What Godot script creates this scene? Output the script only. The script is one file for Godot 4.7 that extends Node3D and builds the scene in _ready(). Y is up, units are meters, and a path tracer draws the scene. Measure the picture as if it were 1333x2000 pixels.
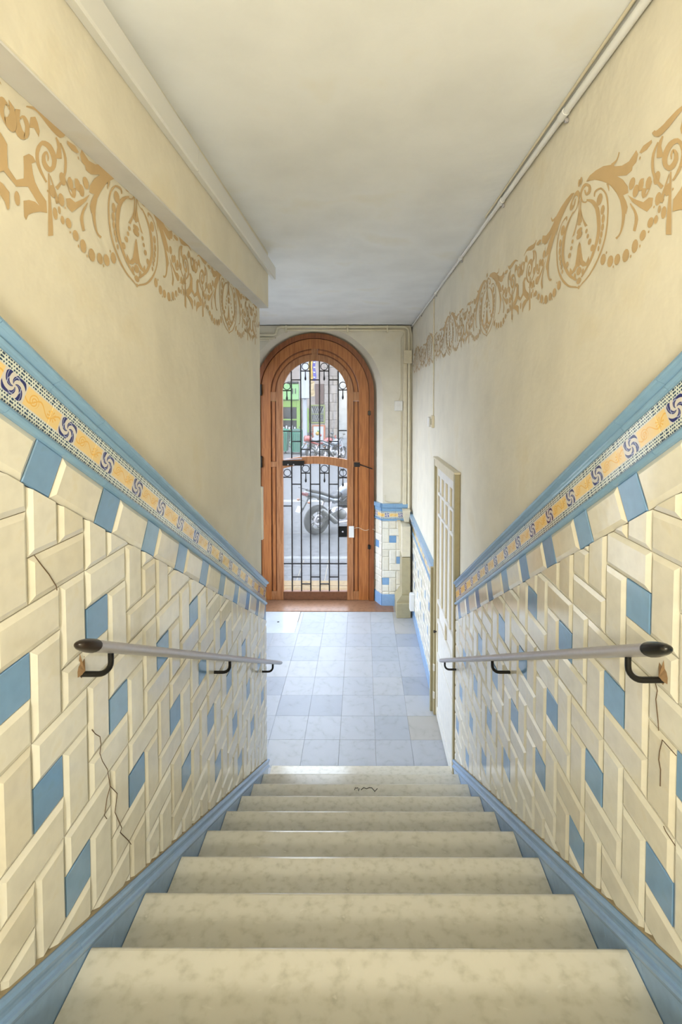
extends Node3D
# A tiled stairwell running down to a hall and a glazed street door.
# x is right, y is up, depth runs along -z; V(x, y, d) takes the depth d as a positive number.

const SN := 0.5127
const CS := 0.8586
const T := 0.286            # tread
const R := 0.1708           # riser
const D0 := 1.1266          # depth and height of the first nosing in view
const Y0 := 1.5372
const XR := 0.703           # plaster faces
const XL := -0.718
const CEIL := 3.95
const END := 6.53           # depth of the end wall
const STOP := 3.29          # depth at which the stair walls stop

var M := {}
var taken := {}
var rng := RandomNumberGenerator.new()

func top(d: float) -> float:          # the ceiling rises a little towards the door
	return 3.886 + 0.0113 * d

func V(x: float, y: float, d: float) -> Vector3:
	return Vector3(x, y, -d)

# ------------------------------------------------------------------ nodes
func numbered(called: String, parent: Node) -> String:
	var key := str(parent.get_instance_id()) + called
	var n: int = taken.get(key, 0)
	taken[key] = n + 1
	return called if n == 0 else "%s_%03d" % [called, n]

func put(o: Node3D, called: String, parent: Node) -> Node3D:
	o.name = numbered(called, parent)
	parent.add_child(o, true)
	return o

func group_node(called: String, parent: Node = self, at := Transform3D.IDENTITY) -> Node3D:
	var o := Node3D.new()
	o.transform = at
	return put(o, called, parent)

func place(called: String, m: Mesh, material: Material, parent: Node = self, at := Transform3D.IDENTITY) -> MeshInstance3D:
	var o := MeshInstance3D.new()
	o.mesh = m
	o.material_override = material
	o.transform = at
	put(o, called, parent)
	return o

func obj(called: String, st: SurfaceTool, material: Material, parent: Node = self, at := Transform3D.IDENTITY) -> MeshInstance3D:
	st.generate_normals()
	return place(called, st.commit(), material, parent, at)

func tag(o: Node, label: String, category: String, group := "") -> Node:
	o.set_meta("label", label)
	o.set_meta("category", category)
	if group != "":
		o.set_meta("group", group)
	return o

func structure(o: Node, label := "") -> Node:
	o.set_meta("kind", "structure")
	if label != "":
		o.set_meta("label", label)
	return o

# ------------------------------------------------------------------ shapes
func flat() -> SurfaceTool:
	var st := SurfaceTool.new()
	st.begin(Mesh.PRIMITIVE_TRIANGLES)
	st.set_smooth_group(-1)
	return st

func smooth() -> SurfaceTool:
	var st := SurfaceTool.new()
	st.begin(Mesh.PRIMITIVE_TRIANGLES)
	st.set_smooth_group(1)
	return st

func tri(st: SurfaceTool, a: Vector3, b: Vector3, c: Vector3, out: Vector3) -> void:
	st.add_vertex(a)
	if (b - a).cross(c - a).dot(out) > 0.0:
		st.add_vertex(c)
		st.add_vertex(b)
	else:
		st.add_vertex(b)
		st.add_vertex(c)

func quad(st: SurfaceTool, a: Vector3, b: Vector3, c: Vector3, d: Vector3, out: Vector3) -> void:
	tri(st, a, b, c, out)
	tri(st, a, c, d, out)

func box(st: SurfaceTool, lo: Vector3, hi: Vector3, bevel := 0.0) -> void:
	var a := Vector3(minf(lo.x, hi.x), minf(lo.y, hi.y), minf(lo.z, hi.z))
	var b := Vector3(maxf(lo.x, hi.x), maxf(lo.y, hi.y), maxf(lo.z, hi.z))
	var mid := (a + b) / 2.0
	var h := (b - a) / 2.0
	var e := minf(bevel, minf(h.x, minf(h.y, h.z)) * 0.9)
	for ax in 3:
		var i := (ax + 1) % 3
		var j := (ax + 2) % 3
		for s in [-1.0, 1.0]:
			var n := Vector3.ZERO
			n[ax] = s
			var p: Array[Vector3] = []
			for k in [[-1, -1], [1, -1], [1, 1], [-1, 1]]:
				var v := Vector3.ZERO
				v[ax] = s * h[ax]
				v[i] = k[0] * (h[i] - e)
				v[j] = k[1] * (h[j] - e)
				p.append(mid + v)
			quad(st, p[0], p[1], p[2], p[3], n)
	if e <= 0.0:
		return
	for ax in 3:
		var i := (ax + 1) % 3
		var j := (ax + 2) % 3
		for si in [-1.0, 1.0]:
			for sj in [-1.0, 1.0]:
				var p: Array[Vector3] = []
				for k in [[-1, 0], [1, 0], [1, 1], [-1, 1]]:
					var v := Vector3.ZERO
					v[ax] = k[0] * (h[ax] - e)
					v[i] = si * (h[i] - (e if k[1] == 0 else 0.0))
					v[j] = sj * (h[j] - (0.0 if k[1] == 0 else e))
					p.append(mid + v)
				var n := Vector3.ZERO
				n[i] = si
				n[j] = sj
				quad(st, p[0], p[1], p[2], p[3], n)
	for sx in [-1.0, 1.0]:
		for sy in [-1.0, 1.0]:
			for sz in [-1.0, 1.0]:
				var s := Vector3(sx, sy, sz)
				tri(st, mid + s * Vector3(h.x, h.y - e, h.z - e), mid + s * Vector3(h.x - e, h.y, h.z - e), mid + s * Vector3(h.x - e, h.y - e, h.z), s)

func box_mesh(lo: Vector3, hi: Vector3, bevel := 0.0) -> ArrayMesh:
	var st := flat()
	box(st, lo, hi, bevel)
	st.generate_normals()
	return st.commit()

func block(called: String, lo: Vector3, hi: Vector3, material: Material, parent: Node = self, bevel := 0.003) -> MeshInstance3D:
	return place(called, box_mesh(lo, hi, bevel), material, parent)

# a polygon in the plane (ex, ey) at o, drawn out along en
func extrude(st: SurfaceTool, pts: PackedVector2Array, o: Vector3, ex: Vector3, ey: Vector3, en: Vector3) -> void:
	var idx := Geometry2D.triangulate_polygon(pts)
	var p: Array[Vector3] = []
	var c := Vector2.ZERO
	for q in pts:
		p.append(o + ex * q.x + ey * q.y)
		c += q / pts.size()
	for k in range(0, idx.size(), 3):
		tri(st, p[idx[k]], p[idx[k + 1]], p[idx[k + 2]], -en)
		tri(st, p[idx[k]] + en, p[idx[k + 1]] + en, p[idx[k + 2]] + en, en)
	var turn := -1.0 if Geometry2D.is_polygon_clockwise(pts) else 1.0
	for k in pts.size():
		var q := (k + 1) % pts.size()
		var e := pts[q] - pts[k]
		var out := (ex * e.y - ey * e.x) * turn
		quad(st, p[k], p[q], p[q] + en, p[k] + en, out)

func tube(st: SurfaceTool, path: Array, radius: float, sides := 10, rx := 1.0, ry := 1.0, ends := 1.0) -> void:
	var rings := []
	var side := Vector3.ZERO
	for i in path.size():
		var dir: Vector3 = (path[mini(i + 1, path.size() - 1)] - path[maxi(i - 1, 0)]).normalized()
		if side == Vector3.ZERO:
			side = dir.cross(Vector3.UP if absf(dir.y) < 0.9 else Vector3.RIGHT).normalized()
		else:
			side = (side - dir * side.dot(dir)).normalized()
		var up := side.cross(dir)
		var k := ends if (i == 0 or i == path.size() - 1) else 1.0
		var ring: Array[Vector3] = []
		for s in sides:
			var a := TAU * s / sides
			ring.append(path[i] + (side * cos(a) * rx + up * sin(a) * ry) * radius * k)
		rings.append(ring)
	for i in path.size() - 1:
		for s in sides:
			var t := (s + 1) % sides
			quad(st, rings[i][s], rings[i][t], rings[i + 1][t], rings[i + 1][s], rings[i][s] + rings[i][t] - path[i] * 2.0)
	st.set_smooth_group(7)
	for s in range(1, sides - 1):
		tri(st, rings[0][0], rings[0][s], rings[0][s + 1], path[0] - path[1])
		tri(st, rings[-1][0], rings[-1][s], rings[-1][s + 1], path[-1] - path[-2])
	st.set_smooth_group(1)

func tube_mesh(path: Array, radius: float, sides := 10, rx := 1.0, ry := 1.0) -> ArrayMesh:
	var st := smooth()
	tube(st, path, radius, sides, rx, ry)
	st.generate_normals()
	return st.commit()

func rod(called: String, a: Vector3, b: Vector3, r: float, material: Material, parent: Node = self, sides := 8) -> MeshInstance3D:
	return place(called, tube_mesh([a, b], r, sides), material, parent)

# profile of (radius, height) turned about axis
func lathe(st: SurfaceTool, prof: Array, o: Vector3, axis: Vector3, sides := 24) -> void:
	var e := axis.cross(Vector3.UP if absf(axis.y) < 0.9 else Vector3.RIGHT).normalized()
	var g := axis.cross(e).normalized()
	for i in prof.size() - 1:
		for s in sides:
			var a0 := TAU * s / sides
			var a1 := TAU * (s + 1) / sides
			var d0 := e * cos(a0) + g * sin(a0)
			var d1 := e * cos(a1) + g * sin(a1)
			var p: Vector2 = prof[i]
			var q: Vector2 = prof[i + 1]
			var hint := (d0 + d1) * (q.y - p.y) - axis * (q.x - p.x) * 2.0
			var pts := [o + axis * p.y + d0 * p.x, o + axis * p.y + d1 * p.x, o + axis * q.y + d1 * q.x, o + axis * q.y + d0 * q.x]
			if p.x > 1e-5:
				tri(st, pts[0], pts[1], pts[2], hint)
			if q.x > 1e-5:
				tri(st, pts[0], pts[2], pts[3], hint)

# band between inner and outer outlines, between two depths
func band(st: SurfaceTool, inner: PackedVector2Array, outer: PackedVector2Array, d0: float, d1: float, closed := false) -> void:
	var n := inner.size()
	for i in (n if closed else n - 1):
		var j := (i + 1) % n
		var a := V(inner[i].x, inner[i].y, d0)
		var b := V(outer[i].x, outer[i].y, d0)
		var c := V(outer[j].x, outer[j].y, d0)
		var d := V(inner[j].x, inner[j].y, d0)
		var z := Vector3(0, 0, d0 - d1)
		quad(st, a, b, c, d, Vector3(0, 0, 1))
		quad(st, a + z, b + z, c + z, d + z, Vector3(0, 0, -1))
		quad(st, a, d, d + z, a + z, a - b)
		quad(st, b, c, c + z, b + z, b - a)
	if not closed:
		for i in [0, n - 1]:
			var k: int = 1 if i == 0 else n - 2
			var a := V(inner[i].x, inner[i].y, d0)
			var b := V(outer[i].x, outer[i].y, d0)
			var z := Vector3(0, 0, d0 - d1)
			quad(st, a, b, b + z, a + z, a - V(inner[k].x, inner[k].y, d0))

# outline of a round arch on straight legs
func arch(cx: float, cy: float, rx: float, ry: float, low: float, steps := 40) -> PackedVector2Array:
	var p := PackedVector2Array([Vector2(cx - rx, low)])
	for i in steps + 1:
		var a := PI - PI * i / steps
		p.append(Vector2(cx + rx * cos(a), cy + ry * sin(a)))
	p.append(Vector2(cx + rx, low))
	return p

func arc(cx: float, cy: float, r: float, a0: float, a1: float, steps := 14) -> PackedVector2Array:
	var p := PackedVector2Array()
	for i in steps + 1:
		var a := lerpf(a0, a1, float(i) / steps)
		p.append(Vector2(cx + r * cos(a), cy + r * sin(a)))
	return p

# ------------------------------------------------------------------ tiles: faces in the frame (along, up, out of the wall), cut by half planes
func tile_faces(x0: float, y0: float, x1: float, y1: float, bed: float, edge: float, top: float, bevel: float) -> Array:
	var a := [Vector3(x0, y0, bed), Vector3(x1, y0, bed), Vector3(x1, y1, bed), Vector3(x0, y1, bed)]
	var e := []
	var t := []
	for k in 4:
		e.append(Vector3(a[k].x, a[k].y, edge))
	for k in [[1, 1], [-1, 1], [-1, -1], [1, -1]]:
		t.append(e[t.size()] + Vector3(k[0] * bevel, k[1] * bevel, top - edge))
	var out := []
	for k in 4:
		var j := (k + 1) % 4
		out.append([a[k], a[j], e[j], e[k]])
		if bevel > 0.0:
			out.append([e[k], e[j], t[j], t[k]])
	out.append(t)
	return out

func cut(faces: Array, planes: Array) -> Array:      # keeps n.p <= d ; planes are Vector3(nx, ny, d)
	var out := []
	for f in faces:
		var poly: Array = f
		for pl in planes:
			var nxt := []
			for i in poly.size():
				var p: Vector3 = poly[i]
				var q: Vector3 = poly[(i + 1) % poly.size()]
				var dp: float = pl.x * p.x + pl.y * p.y - pl.z
				var dq: float = pl.x * q.x + pl.y * q.y - pl.z
				if dp <= 0.0:
					nxt.append(p)
				if (dp < 0.0 and dq > 0.0) or (dp > 0.0 and dq < 0.0):
					nxt.append(p.lerp(q, dp / (dp - dq)))
			poly = nxt
			if poly.size() < 3:
				break
		if poly.size() >= 3:
			out.append(poly)
	return out

func face_mesh(faces: Array, uv := Rect2()) -> ArrayMesh:
	var st := flat()
	var area := 0.0
	for f in faces:
		for i in range(1, f.size() - 1):
			var n: Vector3 = (f[i] - f[0]).cross(f[i + 1] - f[0])
			if n.length() < 1e-10:
				continue
			area += n.length() / 2.0
			for p in [f[0], f[i + 1], f[i]]:
				if uv.size.x > 0.0:
					st.set_uv(Vector2((p.x - uv.position.x) / uv.size.x, 1.0 - (p.y - uv.position.y) / uv.size.y))
				st.add_vertex(p)
	if area < 1e-5:
		return null
	st.generate_normals()
	if uv.size.x > 0.0:
		st.generate_tangents()
	return st.commit()

# one field of bevelled tiles: pinwheels of four oblongs round a flat blue square, each row of pinwheels one square further on.
# way: +1 when the along axis runs with the depth, -1 when it runs against it
func tile_field(parent: Node, frame: Transform3D, way: float, z0: float, y0: float, u: float, zs: Vector2, ys: Vector2, planes: Array, bed := 0.02) -> void:
	var cache := {}
	var kinds := [["h", -0.5, 0.5, 1.5, 1.5], ["v", -1.5, -0.5, -0.5, 1.5], ["h", -1.5, -1.5, 0.5, -0.5], ["v", 0.5, -1.5, 1.5, 0.5], ["blue", -0.5, -0.5, 0.5, 0.5]]
	var g := 0.0011
	for i in range(-14, 15):
		for j in range(-24, 25):
			var zc := z0 + u * (3 * j + i)
			var yc := y0 - u * 3 * i
			if zc < zs.x - 2 * u or zc > zs.y + 2 * u or yc < ys.x - 2 * u or yc > ys.y + 2 * u:
				continue
			for k in kinds:
				var za: float = zc + k[1] * u
				var zb: float = zc + k[3] * u
				var lo := Vector2(minf(za * way, zb * way) + g, yc + k[2] * u + g)
				var hi := Vector2(maxf(za * way, zb * way) - g, yc + k[4] * u - g)
				var whole := true
				var none := false
				for pl in planes:
					var n := 0
					for c in [lo, hi, Vector2(lo.x, hi.y), Vector2(hi.x, lo.y)]:
						if pl.x * c.x + pl.y * c.y <= pl.z:
							n += 1
					if n < 4:
						whole = false
					if n == 0:
						none = true
				if none:
					continue
				var blue: bool = k[0] == "blue" and whole
				var mid := (lo + hi) / 2.0
				var h := (hi - lo) / 2.0
				var lift := rng.randf_range(-0.0008, 0.0008)
				var tilt := Basis(Vector3(0, 1, 0), rng.randf_range(-0.006, 0.006)) * Basis(Vector3(1, 0, 0), rng.randf_range(-0.006, 0.006))
				var m: Mesh
				if whole and cache.has(k[0]):
					m = cache[k[0]]
				else:
					var faces := tile_faces(-h.x, -h.y, h.x, h.y, bed, bed + 0.0065, bed + (0.0078 if blue else 0.0128), 0.0 if blue else 0.0130)
					if blue:
						faces = tile_faces(-h.x, -h.y, h.x, h.y, bed, bed + 0.0075, bed + 0.0085, 0.0018)
					if not whole:
						var local := []
						for pl in planes:
							local.append(Vector3(pl.x, pl.y, pl.z - pl.x * mid.x - pl.y * mid.y))
						faces = cut(faces, local)
					m = face_mesh(faces)
					if m == null:
						continue
					if whole:
						cache[k[0]] = m
				var at := frame * Transform3D(tilt, Vector3(mid.x, mid.y, lift))
				place("blue_tile" if blue else "tile", m, M.blue[rng.randi() % 3] if blue else M.cream[rng.randi() % 5], parent, at)

# ------------------------------------------------------------------ materials
func noise_image(size: int, seed_: int, freq: float, oct := 4, ridged := false) -> Image:
	var n := FastNoiseLite.new()
	n.seed = seed_
	n.frequency = freq
	n.noise_type = FastNoiseLite.TYPE_SIMPLEX_SMOOTH
	n.fractal_type = FastNoiseLite.FRACTAL_RIDGED if ridged else FastNoiseLite.FRACTAL_FBM
	n.fractal_octaves = oct
	return n.get_seamless_image(size, size, false, false, 0.15)

func ramp(img: Image, stops: Array) -> ImageTexture:
	var g := Gradient.new()
	g.offsets = PackedFloat32Array(stops.map(func(s): return s[0]))
	g.colors = PackedColorArray(stops.map(func(s): return s[1]))
	var lut := []
	for i in 256:
		lut.append(g.sample(i / 255.0))
	var w := img.get_width()
	var h := img.get_height()
	var data := img.get_data()
	var step := data.size() / (w * h)
	var out := Image.create(w, h, true, Image.FORMAT_RGB8)
	for y in h:
		for x in w:
			out.set_pixel(x, y, lut[data[(y * w + x) * step]])
	out.generate_mipmaps()
	return ImageTexture.create_from_image(out)

func bump(img: Image, depth: float) -> ImageTexture:
	var c: Image = img.duplicate()
	c.convert(Image.FORMAT_RGBA8)
	c.bump_map_to_normal_map(depth)
	return ImageTexture.create_from_image(c)

func mat(c: Color, rough: float, o := {}) -> StandardMaterial3D:
	var m := StandardMaterial3D.new()
	m.albedo_color = c
	m.roughness = rough
	m.metallic = o.get("metal", 0.0)
	m.metallic_specular = o.get("spec", 0.5)
	if o.has("tex"):
		m.albedo_texture = o.tex
	if o.has("normal"):
		m.normal_enabled = true
		m.normal_texture = o.normal
		m.normal_scale = o.get("nscale", 0.3)
	if o.has("tex") or o.has("normal"):
		if not o.get("uv", false):
			m.uv1_triplanar = true
			m.uv1_world_triplanar = o.get("world", true)
			m.uv1_scale = o.get("scale", Vector3.ONE)
	if o.has("coat"):
		m.clearcoat_enabled = true
		m.clearcoat = o.coat
		m.clearcoat_roughness = 0.05
	if o.has("alpha"):
		m.transparency = BaseMaterial3D.TRANSPARENCY_ALPHA
		m.albedo_color.a = o.alpha
	if o.has("glow"):
		m.emission_enabled = true
		m.emission = c
		m.emission_energy_multiplier = o.glow
	return m

func grey(v: float) -> Color:
	return Color(v, v, v)

# the print of a glazed frieze tile: dotted edges, a blue whirl of four leaves, ochre panels with a scroll
func print_tile() -> ImageTexture:
	var w := 480
	var h := 240
	var img := Image.create(w, h, true, Image.FORMAT_RGB8)
	var white := Color(0.83, 0.86, 0.84)
	var navy := Color(0.10, 0.14, 0.42)
	var ochre := Color(0.91, 0.80, 0.56)
	var deep := Color(0.89, 0.70, 0.36)
	var pale := Color(0.83, 0.815, 0.80)
	for y in h:
		for x in w:
			var u := x / 240.0          # 0 .. 2, the height is 1
			var v := y / 240.0
			var c := white
			if v < 0.24 or v > 0.76:
				var vv := v if v < 0.24 else v - 0.76
				var gx := u / 0.08
				var row := floorf(vv / 0.08)
				if row < 3.0:
					var fx := fposmod(gx + row * 0.5, 1.0) - 0.5
					var fy := vv / 0.08 - row - 0.5
					if fx * fx * (1.0 + 0.8 * sin(floorf(gx) * 2.3)) + fy * fy < 0.085 + 0.03 * sin(gx * 3.1 + row):
						c = Color(0.16, 0.26, 0.38)
			else:
				var du := u - 0.74
				var dv := v - 0.5
				var r := sqrt(du * du + dv * dv)
				if absf(du) < 0.34:
					c = pale
					var a := atan2(dv, du) - 5.2 * r
					var lobe := fposmod(a, PI / 2.0) / (PI / 2.0)
					if r > 0.04 and r < 0.36 and lobe > 0.16 and lobe < 0.16 + 0.28 + r * 0.9:
						c = navy
						if absf(r - 0.21) < 0.012 or absf(lobe - 0.34) < 0.03:
							c = Color(0.62, 0.66, 0.80)
				else:
					c = ochre
					var pu := fposmod(u - 1.08, 2.0)
					if pu < 0.03 or pu > 1.29 or absf(dv) > 0.235:
						c = pale
					else:
						var s := sin(pu * 9.0) * 0.11
						var line := absf(dv - s)
						var rr := Vector2(pu - 0.32, dv).length()
						var rb := Vector2(pu - 0.98, dv * 1.2).length()
						if line < 0.022 or (rr < 0.17 and fposmod(rr * 13.0 - atan2(dv, pu - 0.32) / TAU, 1.0) < 0.42) or (rb < 0.17 and fposmod(atan2(dv, pu - 0.98) * 9.0 / TAU, 1.0) < 0.45):
							c = deep
			img.set_pixel(x, y, c)
	img.generate_mipmaps()
	return ImageTexture.create_from_image(img)

func make_materials() -> void:
	var cloud := noise_image(512, 3, 0.006, 5)
	var fine := noise_image(512, 8, 0.03, 4)
	var wave := noise_image(256, 21, 0.02, 2)
	var veins := noise_image(512, 12, 0.006, 4, true)
	var stain := ramp(cloud, [[0.0, grey(0.955)], [0.45, grey(0.985)], [0.7, grey(1.0)], [1.0, Color(0.985, 0.975, 0.95)]])
	var trowel := bump(fine, 2.0)
	var glaze := bump(wave, 1.5)
	M.plaster = mat(Color(0.875, 0.852, 0.785), 0.75, {"tex": stain, "normal": trowel, "nscale": 0.25, "scale": Vector3.ONE * 0.7})
	M.ceiling = mat(Color(0.925, 0.935, 0.94), 0.85, {"tex": stain, "normal": trowel, "nscale": 0.15, "scale": Vector3.ONE * 0.5})
	M.soffit = mat(Color(0.83, 0.825, 0.815), 0.85, {"tex": stain, "scale": Vector3.ONE * 1.3})
	M.frieze = mat(Color(0.775, 0.665, 0.495), 0.7, {"tex": stain, "scale": Vector3.ONE * 2.0})
	M.cream = []
	for c in [Color(0.89, 0.88, 0.83), Color(0.88, 0.865, 0.81), Color(0.895, 0.89, 0.85), Color(0.87, 0.85, 0.785), Color(0.89, 0.88, 0.835)]:
		M.cream.append(mat(c, 0.09, {"tex": stain, "normal": glaze, "nscale": 0.10, "scale": Vector3.ONE * 4.0, "spec": 0.95}))
	M.blue = []
	for c in [Color(0.47, 0.63, 0.80), Color(0.495, 0.655, 0.815), Color(0.445, 0.61, 0.785)]:
		M.blue.append(mat(c, 0.12, {"tex": stain, "normal": glaze, "nscale": 0.12, "scale": Vector3.ONE * 4.0, "spec": 0.95}))
	M.moulding = mat(Color(0.50, 0.65, 0.785), 0.13, {"tex": stain, "normal": glaze, "nscale": 0.1, "scale": Vector3.ONE * 5.0, "spec": 0.95})
	M.skirting = mat(Color(0.53, 0.675, 0.84), 0.16, {"tex": stain, "normal": glaze, "nscale": 0.1, "scale": Vector3.ONE * 5.0, "spec": 0.6})
	M.grout = mat(Color(0.63, 0.575, 0.46), 0.9, {"tex": stain, "scale": Vector3.ONE * 6.0})
	M.printed = mat(Color.WHITE, 0.1, {"tex": print_tile(), "uv": true, "spec": 0.95})
	var marble := ramp(veins, [[0.0, Color(1, 1, 1)], [0.55, Color(0.99, 0.99, 0.99)], [0.80, Color(0.965, 0.965, 0.96)], [0.95, Color(0.91, 0.91, 0.905)], [1.0, Color(0.86, 0.86, 0.855)]])
	var worn := ramp(noise_image(512, 31, 0.012, 6), [[0.0, Color(0.84, 0.82, 0.78)], [0.3, Color(0.93, 0.92, 0.895)], [0.5, Color(0.975, 0.97, 0.955)], [0.72, Color(1, 0.995, 0.98)], [1.0, Color(0.955, 0.94, 0.90)]])
	# tread marble: fine grey clouding crossed by a few pale veins
	var cl := noise_image(512, 77, 0.022, 6).get_data()
	var vn := noise_image(512, 91, 0.005, 3, true).get_data()
	var mixed := Image.create(512, 512, false, Image.FORMAT_L8)
	var per := cl.size() / (512 * 512)
	for y in 512:
		for x in 512:
			var a := cl[(y * 512 + x) * per] / 255.0 * 0.72
			var b := clampf((vn[(y * 512 + x) * per] / 255.0 - 0.90) / 0.07, 0.0, 1.0)
			mixed.set_pixel(x, y, grey(lerpf(a, 1.0, b * 0.8)))
	var speck := ramp(mixed, [[0.0, Color(0.84, 0.835, 0.80)], [0.2, Color(0.92, 0.915, 0.885)], [0.36, Color(0.955, 0.95, 0.93)], [0.72, Color(0.965, 0.96, 0.94)], [1.0, Color(1, 1, 0.99)]])
	M.tread = []
	for k in 3:
		M.tread.append(mat([Color(0.86, 0.85, 0.81), Color(0.845, 0.835, 0.795), Color(0.875, 0.865, 0.825)][k], 0.13, {"tex": speck, "scale": Vector3(1.5 + 0.2 * k, 3.0, 1.9 + 0.3 * k), "spec": 0.6}))
	M.marble = []
	for c in [Color(0.68, 0.70, 0.73), Color(0.655, 0.68, 0.715), Color(0.70, 0.715, 0.735), Color(0.63, 0.655, 0.695), Color(0.715, 0.71, 0.695), Color(0.69, 0.685, 0.67)]:
		M.marble.append(mat(c, 0.36, {"tex": marble, "scale": Vector3.ONE * rng.randf_range(0.8, 1.6), "spec": 0.45}))
	M.hatch = mat(Color(0.77, 0.81, 0.84), 0.2, {"tex": stain, "spec": 0.6})
	M.dark = mat(Color(0.09, 0.085, 0.08), 0.6)
	# wood: streaks along y
	var grain := Image.create(256, 512, false, Image.FORMAT_L8)
	var gn := FastNoiseLite.new()
	gn.seed = 5
	gn.frequency = 0.05
	gn.fractal_octaves = 4
	for y in 512:
		for x in 256:
			var v := 0.5 + 0.5 * gn.get_noise_2d(x * 1.0, y * 0.09)
			grain.set_pixel(x, y, grey(clampf(v, 0.0, 1.0)))
	var wood := ramp(grain, [[0.0, Color(0.78, 0.70, 0.62)], [0.4, Color(0.92, 0.88, 0.83)], [0.65, Color(1, 0.985, 0.965)], [1.0, Color(0.94, 0.91, 0.87)]])
	M.wood = mat(Color(0.68, 0.435, 0.225), 0.46, {"tex": wood, "scale": Vector3(2.4, 0.9, 2.4)})
	M.wood_dark = mat(Color(0.535, 0.31, 0.15), 0.46, {"tex": wood, "scale": Vector3(2.4, 0.9, 2.4)})
	M.wood_pale = mat(Color(0.66, 0.46, 0.30), 0.42, {"tex": wood, "scale": Vector3(2.0, 1.2, 2.0)})
	M.wood_worn = mat(Color(0.45, 0.29, 0.19), 0.55, {"tex": worn, "scale": Vector3.ONE * 3.0})
	M.threshold = mat(Color(0.60, 0.455, 0.36), 0.33, {"tex": worn, "scale": Vector3.ONE * 2.2})
	M.iron = mat(Color(0.13, 0.12, 0.12), 0.45, {"metal": 0.3})
	M.iron_black = mat(Color(0.045, 0.04, 0.038), 0.35, {"metal": 0.2})
	M.steel = mat(Color(0.73, 0.72, 0.745), 0.3, {"metal": 0.5, "tex": stain, "scale": Vector3.ONE * 6.0})
	M.cap_brown = mat(Color(0.13, 0.085, 0.06), 0.3)
	M.cap_black = mat(Color(0.03, 0.025, 0.025), 0.25)
	M.glass = mat(Color(0.96, 0.98, 0.98), 0.02, {"alpha": 0.06})
	M.paint = mat(Color(0.85, 0.815, 0.715), 0.5, {"tex": stain, "scale": Vector3.ONE * 3.0})
	M.paint_white = mat(Color(0.885, 0.88, 0.86), 0.45, {"tex": stain, "scale": Vector3.ONE * 3.0})
	M.paint_olive = mat(Color(0.66, 0.62, 0.49), 0.5, {"tex": stain, "scale": Vector3.ONE * 3.0})
	M.conduit = mat(Color(0.88, 0.885, 0.885), 0.35)
	M.duct = mat(Color(0.86, 0.86, 0.85), 0.45)
	M.mortar = mat(Color(0.52, 0.42, 0.31), 0.95, {"tex": worn, "normal": trowel, "nscale": 1.0, "scale": Vector3.ONE * 8.0})
	M.crack = mat(Color(0.36, 0.28, 0.20), 0.9)
	M.screen = mat(Color(0.88, 0.87, 0.85), 0.8)

# ------------------------------------------------------------------ the lamps
func lamp(called: String, label: String, at: Vector3, drop: float, r: float, tint: Color, energy: float) -> void:
	var o := group_node(called, self, Transform3D(Basis(), at))
	tag(o, label, "lamp")
	var st := smooth()
	lathe(st, [Vector2(0, 0), Vector2(r * 0.62, 0), Vector2(r * 0.62, -0.03), Vector2(r * 0.5, -0.045)], Vector3.ZERO, Vector3.UP)
	obj("ceiling_plate", st, M.paint_white, o)
	rod("stem", Vector3(0, -0.045, 0), Vector3(0, r - drop, 0), 0.008, M.steel, o)
	var sh := smooth()
	var prof := []
	for i in 13:
		var a := PI * i / 12.0
		prof.append(Vector2(sin(a) * r, cos(a) * r - drop))
	lathe(sh, prof, Vector3.ZERO, Vector3.UP)
	obj("globe", sh, mat(tint, 0.4, {"glow": 1.0}), o)
	var l := OmniLight3D.new()
	l.light_color = tint
	l.light_energy = energy
	l.light_size = r
	l.omni_range = 30.0
	l.omni_attenuation = 2.0
	l.shadow_enabled = true
	l.position = Vector3(0, -drop, 0)
	put(l, "light", o)

func _ready() -> void:
	rng.seed = 11
	make_materials()
	camera_and_light()
	shell()
	stair_wall(true)
	stair_wall(false)
	staircase()
	hall()
	front_door()
	cupboard()
	handrails()
	wiring()
	street()

func camera_and_light() -> void:
	var cam := Camera3D.new()
	cam.name = "camera"
	cam.near = 0.05
	cam.far = 200.0
	cam.projection = Camera3D.PROJECTION_FRUSTUM
	cam.keep_aspect = Camera3D.KEEP_HEIGHT
	var f := 911.0
	cam.size = 2000.0 / f * cam.near
	cam.frustum_offset = Vector2(666.5 - 704.9, 813.5 - 1000.0) / f * cam.near
	cam.position = Vector3(0, 2.90, 0)
	cam.rotation = Vector3(-0.033, 0.0028, 0)
	add_child(cam)
	cam.current = true
	var sky := ProceduralSkyMaterial.new()
	sky.sky_top_color = Color(0.86, 0.91, 0.98)
	sky.sky_horizon_color = Color(0.93, 0.95, 0.99)
	sky.ground_bottom_color = Color(0.55, 0.55, 0.55)
	sky.ground_horizon_color = Color(0.80, 0.81, 0.83)
	sky.sky_energy_multiplier = 2.7
	sky.ground_energy_multiplier = 1.0
	var env := Environment.new()
	env.background_mode = Environment.BG_SKY
	env.sky = Sky.new()
	env.sky.sky_material = sky
	env.tonemap_mode = Environment.TONE_MAPPER_LINEAR
	env.tonemap_exposure = 1.05
	env.sdfgi_enabled = true
	env.ssao_enabled = true
	env.ssil_enabled = true
	var we := WorldEnvironment.new()
	we.name = "environment"
	we.environment = env
	add_child(we)
	lamp("stair_lamp", "white globe pendant lamp above the top of the stairs", V(-0.14, top(-0.95) - 0.002, -0.95), 0.70, 0.14, Color(1.0, 0.975, 0.895), 3.3)

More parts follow.
